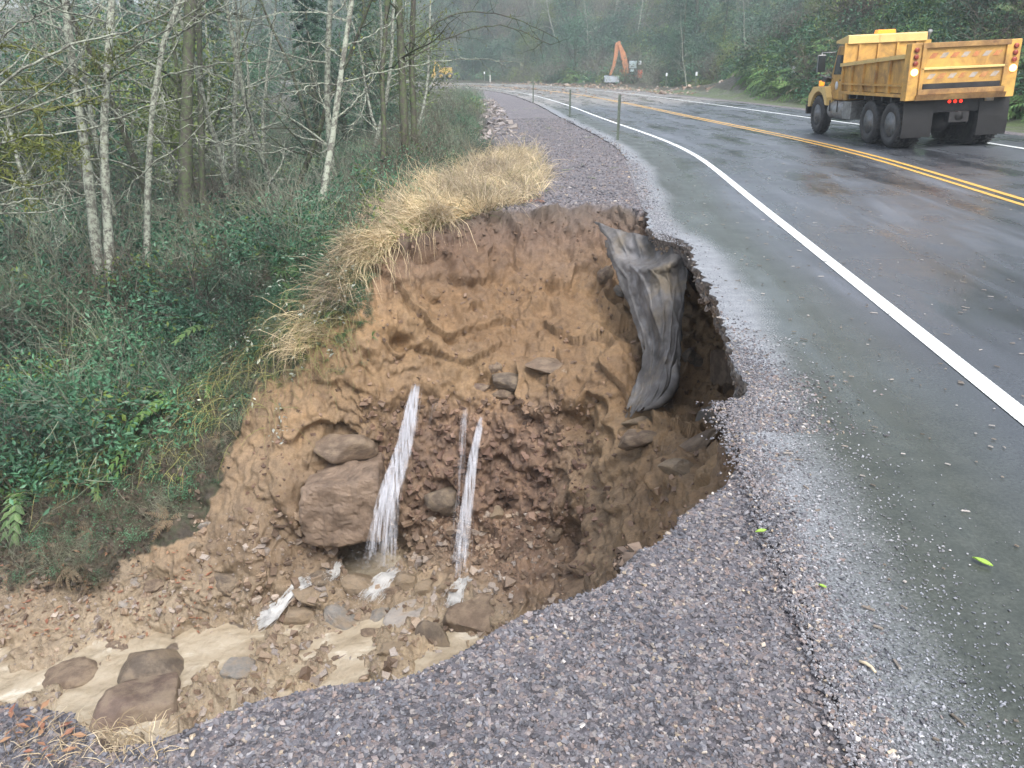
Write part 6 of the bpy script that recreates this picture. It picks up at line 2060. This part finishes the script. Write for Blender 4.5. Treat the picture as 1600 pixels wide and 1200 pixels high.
mb = MB(); mb.tube([(.98, 3.98, 1.0), (.98, 4.02, 2.5), (.98, 3.9, 2.62)], .055, 10); mb.build('exhaust_pipe', SILV, TR)
for s_ in (-1, 1):
    mb = MB()
    n_ = 8
    vs_ = []
    for j in range(n_ + 1):
        z_ = 1.12 - .86 * j / n_
        for (x_, dy) in ((s_ * .52, .0), (s_ * 1.2, .0)):
            vs_.append((x_, .22 - .05 * math.sin(j / n_ * 2.2) + dy, z_))
    vs2 = [(a, b_ + .02, c) for a, b_, c in vs_]
    k = len(vs_)
    fs = [(2 * j, 2 * j + 1, 2 * j + 3, 2 * j + 2) for j in range(n_)] + [(k + 2 * j, k + 2 * j + 2, k + 2 * j + 3, k + 2 * j + 1) for j in range(n_)]
    fs += [(2 * j, 2 * j + 2, k + 2 * j + 2, k + 2 * j) for j in range(n_)] + [(2 * j + 1, k + 2 * j + 1, k + 2 * j + 3, 2 * j + 3) for j in range(n_)] + [(0, k, k + 1, 1), (2 * n_, 2 * n_ + 1, k + 2 * n_ + 1, k + 2 * n_)]
    mb.add(vs_ + vs2, fs)
    mb.build('mudflap', FLAP, TR)
mb = MB(); mb.box(-.55, .22, .80, .55, .30, 1.12); mb.box(-.22, .02, .58, .22, .22, .80); lb = mb.build('light_bar', DARKM, TR)
for k in range(3):
    mb = MB(); mb.lathe([(.035, -.002), (.035, -.02), (.002, -.03)], -.17 + k * .13, .215, 1.02, 'y', 12); mb.build('tail_lamp', REDL, lb)
mb = MB(); mb.lathe([(.10, 0), (.12, .03), (.12, .12), (.05, .14)], .0, .02, .7, 'y', 14); mb.build('hitch', DARKM, TR)
mb = MB(); mb.box(.62, .18, 1.0, .82, .23, 1.1); mb.build('number_plate', WHT, TR)
# spread a little spray-wet dirt ridge: none

# ------------------------------------------------------------------ excavator, at work on the slide (x right, y away, faces the camera's left)
ez = float(H(np.array([14.6]), np.array([112.]))[0][0]) + .02
EX = empty('excavator', (14.7, 112.0, ez), 0)
EX.scale = (.88, .88, .84)
tag(EX, 'orange excavator with raised arm clearing the landslide beyond the bend', 'excavator')
for x_ in (-.3, 1.5):
    mb = MB(); mb.prism([(-1.7, .25), (-1.35, 0), (1.35, 0), (1.7, .25), (1.7, .6), (1.4, .8), (-1.4, .8), (-1.7, .6)], x_ - .25, x_ + .25, 'x'); mb.build('track', DARKM, EX, .04)
mb = MB(); mb.box(-.5, -1.0, .85, 1.9, 1.9, 1.0); mb.box(-.55, -.2, 1.0, .35, 1.9, 1.9); mb.build('house', ORG, EX, .04)
mb = MB(); mb.box(.3, -1.25, .98, 1.75, .6, 3.25); cbb = mb.build('cab', DARKM, EX, .06)
mb = MB(); mb.box(.45, -1.275, 2.0, 1.55, -1.255, 3.05); mb.build('windshield', SKYGL, cbb)
mb = MB(); mb.box(.55, -1.275, 1.5, 1.2, -1.255, 1.92); mb.build('lower_window', SKYGL, cbb)
mb = MB(); mb.box(.28, -1.0, 1.9, .298, .3, 3.0); mb.build('side_window', SKYGL, cbb)
mb = MB(); mb.box(1.76, -1.1, .55, 2.5, 1.5, 1.75); mb.build('engine_cover', REDO, EX, .08)
mb = MB(); mb.box(1.85, -1.0, 2.5, 2.25, -.9, 3.05); mr = mb.build('mirror', WPL, EX, .04)
mb = MB(); mb.tube([(1.75, -.9, 2.9), (1.9, -.95, 2.9)], .04, 6); mb.tube([(2.0, -.85, 1.7), (2.05, -.95, 2.5)], .03, 6); mb.build('mirror_arm', DARKM, mr)
def arm(pts, w, nm, mt_):
    """pts: (x, z, half depth)"""
    mb = MB()
    vs_, fs = [], []
    n_ = len(pts)
    for i, (x_, z_, h_) in enumerate(pts):
        d = np.array(pts[min(i + 1, n_ - 1)][:2]) - np.array(pts[max(i - 1, 0)][:2])
        d = d / np.linalg.norm(d)
        nx_, nz_ = -d[1] * h_, d[0] * h_
        for sx2, yy2 in ((1, -w), (1, w), (-1, w), (-1, -w)):
            vs_.append((x_ + nx_ * sx2, yy2 - 1.6, z_ + nz_ * sx2))
    for i in range(n_ - 1):
        for k in range(4):
            fs.append((i * 4 + k, i * 4 + (k + 1) % 4, (i + 1) * 4 + (k + 1) % 4, (i + 1) * 4 + k))
    fs += [(3, 2, 1, 0), tuple(range(4 * n_ - 4, 4 * n_))]
    mb.add(vs_, fs)
    return mb.build(nm, mt_, EX, .03)
arm([(.0, 1.2, .35), (-.15, 2.4, .42), (-.6, 4.0, .38), (-1.25, 5.45, .2)], .28, 'boom', ORG)
arm([(-1.1, 5.75, .16), (-1.5, 5.4, .3), (-1.6, 4.0, .27), (-1.85, 2.4, .22), (-2.35, .95, .15)], .2, 'dipper_arm', ORG)
mb = MB(); mb.tube([(-.45, -1.6, 2.3), (-1.25, -1.6, 4.6)], .10, 8); mb.build('ram', SILV, EX)
mb = MB(); mb.tube([(-.9, -1.6, 4.9), (-.85, -1.6, 3.0)], .09, 8); mb.build('ram', ORG, EX)
mb = MB(); mb.prism([(-2.2, -.05), (-1.2, 0.0), (-.95, .3), (-1.0, .75), (-1.35, .98), (-1.75, .85), (-2.0, .4)], -3.2, -1.0, 'x'); bk = mb.build('bucket', BLU, EX, .03)
for k in range(5):
    mb = MB(); mb.prism([(-2.2, -.04), (-2.2, .03), (-2.42, -.03)], -3.15 + k * .46, -3.03 + k * .46, 'x'); mb.build('tooth', DARKM, bk)

# ------------------------------------------------------------------ small loader far off at the left
p = at_t(692, 129, 128)
LD = empty('loader', (float(p[0]), float(p[1]), float(H(p[0], p[1])[0]) + .45), R(8))
tag(LD, 'small yellow loader parked at the far left end of the road', 'loader')
YF = simple('loader_yellow', (0.50, 0.32, 0.08), .5, var=.12)
mb = MB(); mb.box(-.2, -.6, .75, 1.5, .6, 1.75); mb.box(-.6, -.55, .6, -.2, .55, 1.3); mb.build('body', YF, LD, .05)
mb = MB(); mb.box(.1, -.55, 1.75, .95, .55, 2.0); mb.build('hood', DARKM, LD, .03)
mb = MB(); mb.prism([(-.25, 1.0), (-.05, 1.1), (-.9, 2.75), (-1.15, 2.75)], -.62, -.45, 'y'); mb.prism([(-1.2, 2.75), (-1.0, 2.8), (-1.35, .9), (-1.6, .9)], -.62, -.45, 'y'); mb.build('lift_arm', YF, LD)
mb = MB(); mb.prism([(-1.9, .2), (-1.2, .2), (-1.1, 1.0), (-1.5, 1.15)], -.9, .9, 'y'); mb.build('bucket', YF, LD)
for x_ in (-.3, 1.05):
    for y_ in (-.68, .68):
        mb = MB(); mb.lathe([(.1, -.14), (.48, -.14), (.52, -.08), (.52, .08), (.48, .14), (.1, .14)], x_, y_, .52, 'y', 20); w = mb.build('wheel', RUBBER, LD)
        mb = MB(); mb.lathe([(.26, -.155), (.2, -.16), (.02, -.16)], x_, y_, .52, 'y', 14); mb.build('rim', YF, w)
# ------------------------------------------------------------------ posts along the road
PG_ = simple('grey_green_post_paint', (0.10, 0.125, 0.10), .6, var=.3, scale=12)
PW = simple('pale_marker_post', (0.5, 0.5, 0.46), .6, var=.2)
def post(u, vb, t, top, lab, plate=False, w=.045, mt_=None):
    r_ = ray(u, vb) * t
    x_, y_ = float(r_[0]), float(r_[1])
    z_ = float(H(np.array([x_]), np.array([y_]))[0][0])
    o = empty('marker_post', (x_, y_, z_), 0)
    mb = MB(); mb.prism([(-w / 2, -.012), (-w / 2 + .008, -.012), (-w / 2 + .012, .006), (w / 2 - .012, .006), (w / 2 - .008, -.012), (w / 2, -.012), (w / 2, -.004), (w / 2 - .006, .014), (-w / 2 + .006, .014), (-w / 2, -.004)], -.15, top, 'z')
    mb.build('stake', mt_ or PG_, o)
    if plate:
        mb = MB(); mb.prism([(-.085, top - .32), (.085, top - .32), (.085, top - .02), (.05, top), (-.05, top), (-.085, top - .02)], -.03, -.016, 'y')
        mb.build('reflector_plate', WPL, o)
    tag(o, lab, 'post', 'marker posts along the road')
post(965, 220, 22.0, 1.33, 'green grey post nearest the washout, tallest in the picture', w=.075)
post(890, 184, 33.6, 1.22, 'second nearest bare post on the gravel shoulder', w=.07)
post(833, 160, 49.0, 1.6, 'thin bare post furthest along the gravel shoulder', w=.07)
post(1233, 166, 46.0, 1.15, 'post with white plate just left of the dump truck', True, .08)
post(1086, 145, 72, 1.4, 'slim post with white plate in the weeds, middle of three below the bank', True, .09)
post(1040, 142, 84, 1.5, 'post with white plate standing right of the excavator mud', True, .10)
post(757, 131, 128, 1.7, 'post with white plate near the far hillside, left of the excavator', True, .16)
post(766, 131, 126, 1.3, 'bare pale post beside the far white plated post', False, .2, PW)
# ------------------------------------------------------------------ mud slide heap and broken branches on the road
rs = np.random.RandomState(8)
nx_, ny_ = 90, 50
a_, b_ = np.meshgrid(np.linspace(-1, 1, nx_), np.linspace(-1, 1, ny_), indexing='ij')
hx, hy = 21.5 + a_ * 6.0, 108 + b_ * 4
hz = 1.0 * np.clip(1 - (np.abs(a_) ** 1.6 + b_ ** 2), 0, 1) ** .7 * (1 + .6 * fbm(np.stack([hx * .5, hy * .5, hx * 0], -1), 4, 3)) - .1
ii = np.arange(a_.size).reshape(a_.shape)
F = np.stack([ii[:-1, :-1], ii[1:, :-1], ii[1:, 1:], ii[:-1, 1:]], -1).reshape(-1, 4)
mudm = simple('landslide_mud', (0.20, 0.155, 0.125), .7, var=.45, scale=1.3, bmp=.8)
tag(link('mud_heap', np_mesh('mud_heap', np.stack([hx, hy, hz], -1).reshape(-1, 3), F, mudm, False)), 'long heap of brown slide mud beside the excavator', 'mud heap')
n = 1500
s_ = rs.uniform(92, 150, n)
o_ = rs.normal(6, 4, n)
cx, cy, qx, qy = cl_at(s_)
P_ = np.stack([cx + qx * o_, cy + qy * o_, 0.02 + 0 * cx], -1)
P_[:, 2] = np.maximum(H(P_[:, 0], P_[:, 1])[0], 0)
stones_mesh('slide_rubble', P_, .05 + .22 * rs.rand(n) ** 3, 31, RUB, .8)
mb = MB()
for k in range(150):
    s0 = rs.uniform(75, 130)
    o0 = rs.normal(5.5, 3)
    cx, cy, qx, qy = cl_at(s0)
    a = rs.uniform(0, 3.14)
    L = rs.uniform(.3, 1.4)
    c0 = np.array([cx + qx * o0, cy + qy * o0, .03])
    dd = np.array([math.cos(a), math.sin(a), rs.uniform(-.02, .25)])
    mb.tube([c0 - dd * L * .5 + np.array([0, 0, .05]), c0, c0 + dd * L * .5], [.03, .025, .01], 4)
o = mb.build('broken_branches', TWIG_DARK)
tag(o, kind='stuff')
# sticks and straw on the shoulder past the washout
mb = MB()
for k in range(60):
    y0 = rs.uniform(13, 45)
    x0 = float(np.interp(y0, CL[:, 1], CL[:, 0])) - rs.uniform(5.6, 8)
    a = rs.uniform(0, 3.14); L = rs.uniform(.08, .35)
    z0 = float(G0(x0, y0)) + .02
    mb.tube([(x0, y0, z0), (x0 + L * math.cos(a), y0 + L * math.sin(a), z0 + .02)], [.008, .004], 4)
tag(mb.build('twig_litter', TWIG), kind='stuff')

# ------------------------------------------------------------------ the damp air
mb = MB(); mb.box(-270, -270, -7, 270, 270, 50)
hz_ = mb.build('haze', None)
m = bpy.data.materials.new('damp_air'); m.use_nodes = True
nt = m.node_tree
nt.nodes.clear()
pv = nt.nodes.new('ShaderNodeVolumePrincipled')
pv.inputs['Color'].default_value = (0.84, 0.93, 0.98, 1)
pv.inputs['Density'].default_value = 0.0018
pv.inputs['Anisotropy'].default_value = 0.2
ou = nt.nodes.new('ShaderNodeOutputMaterial')
nt.links.new(pv.outputs[0], ou.inputs['Volume'])
hz_.data.materials.append(m)
tag(hz_, kind='stuff')
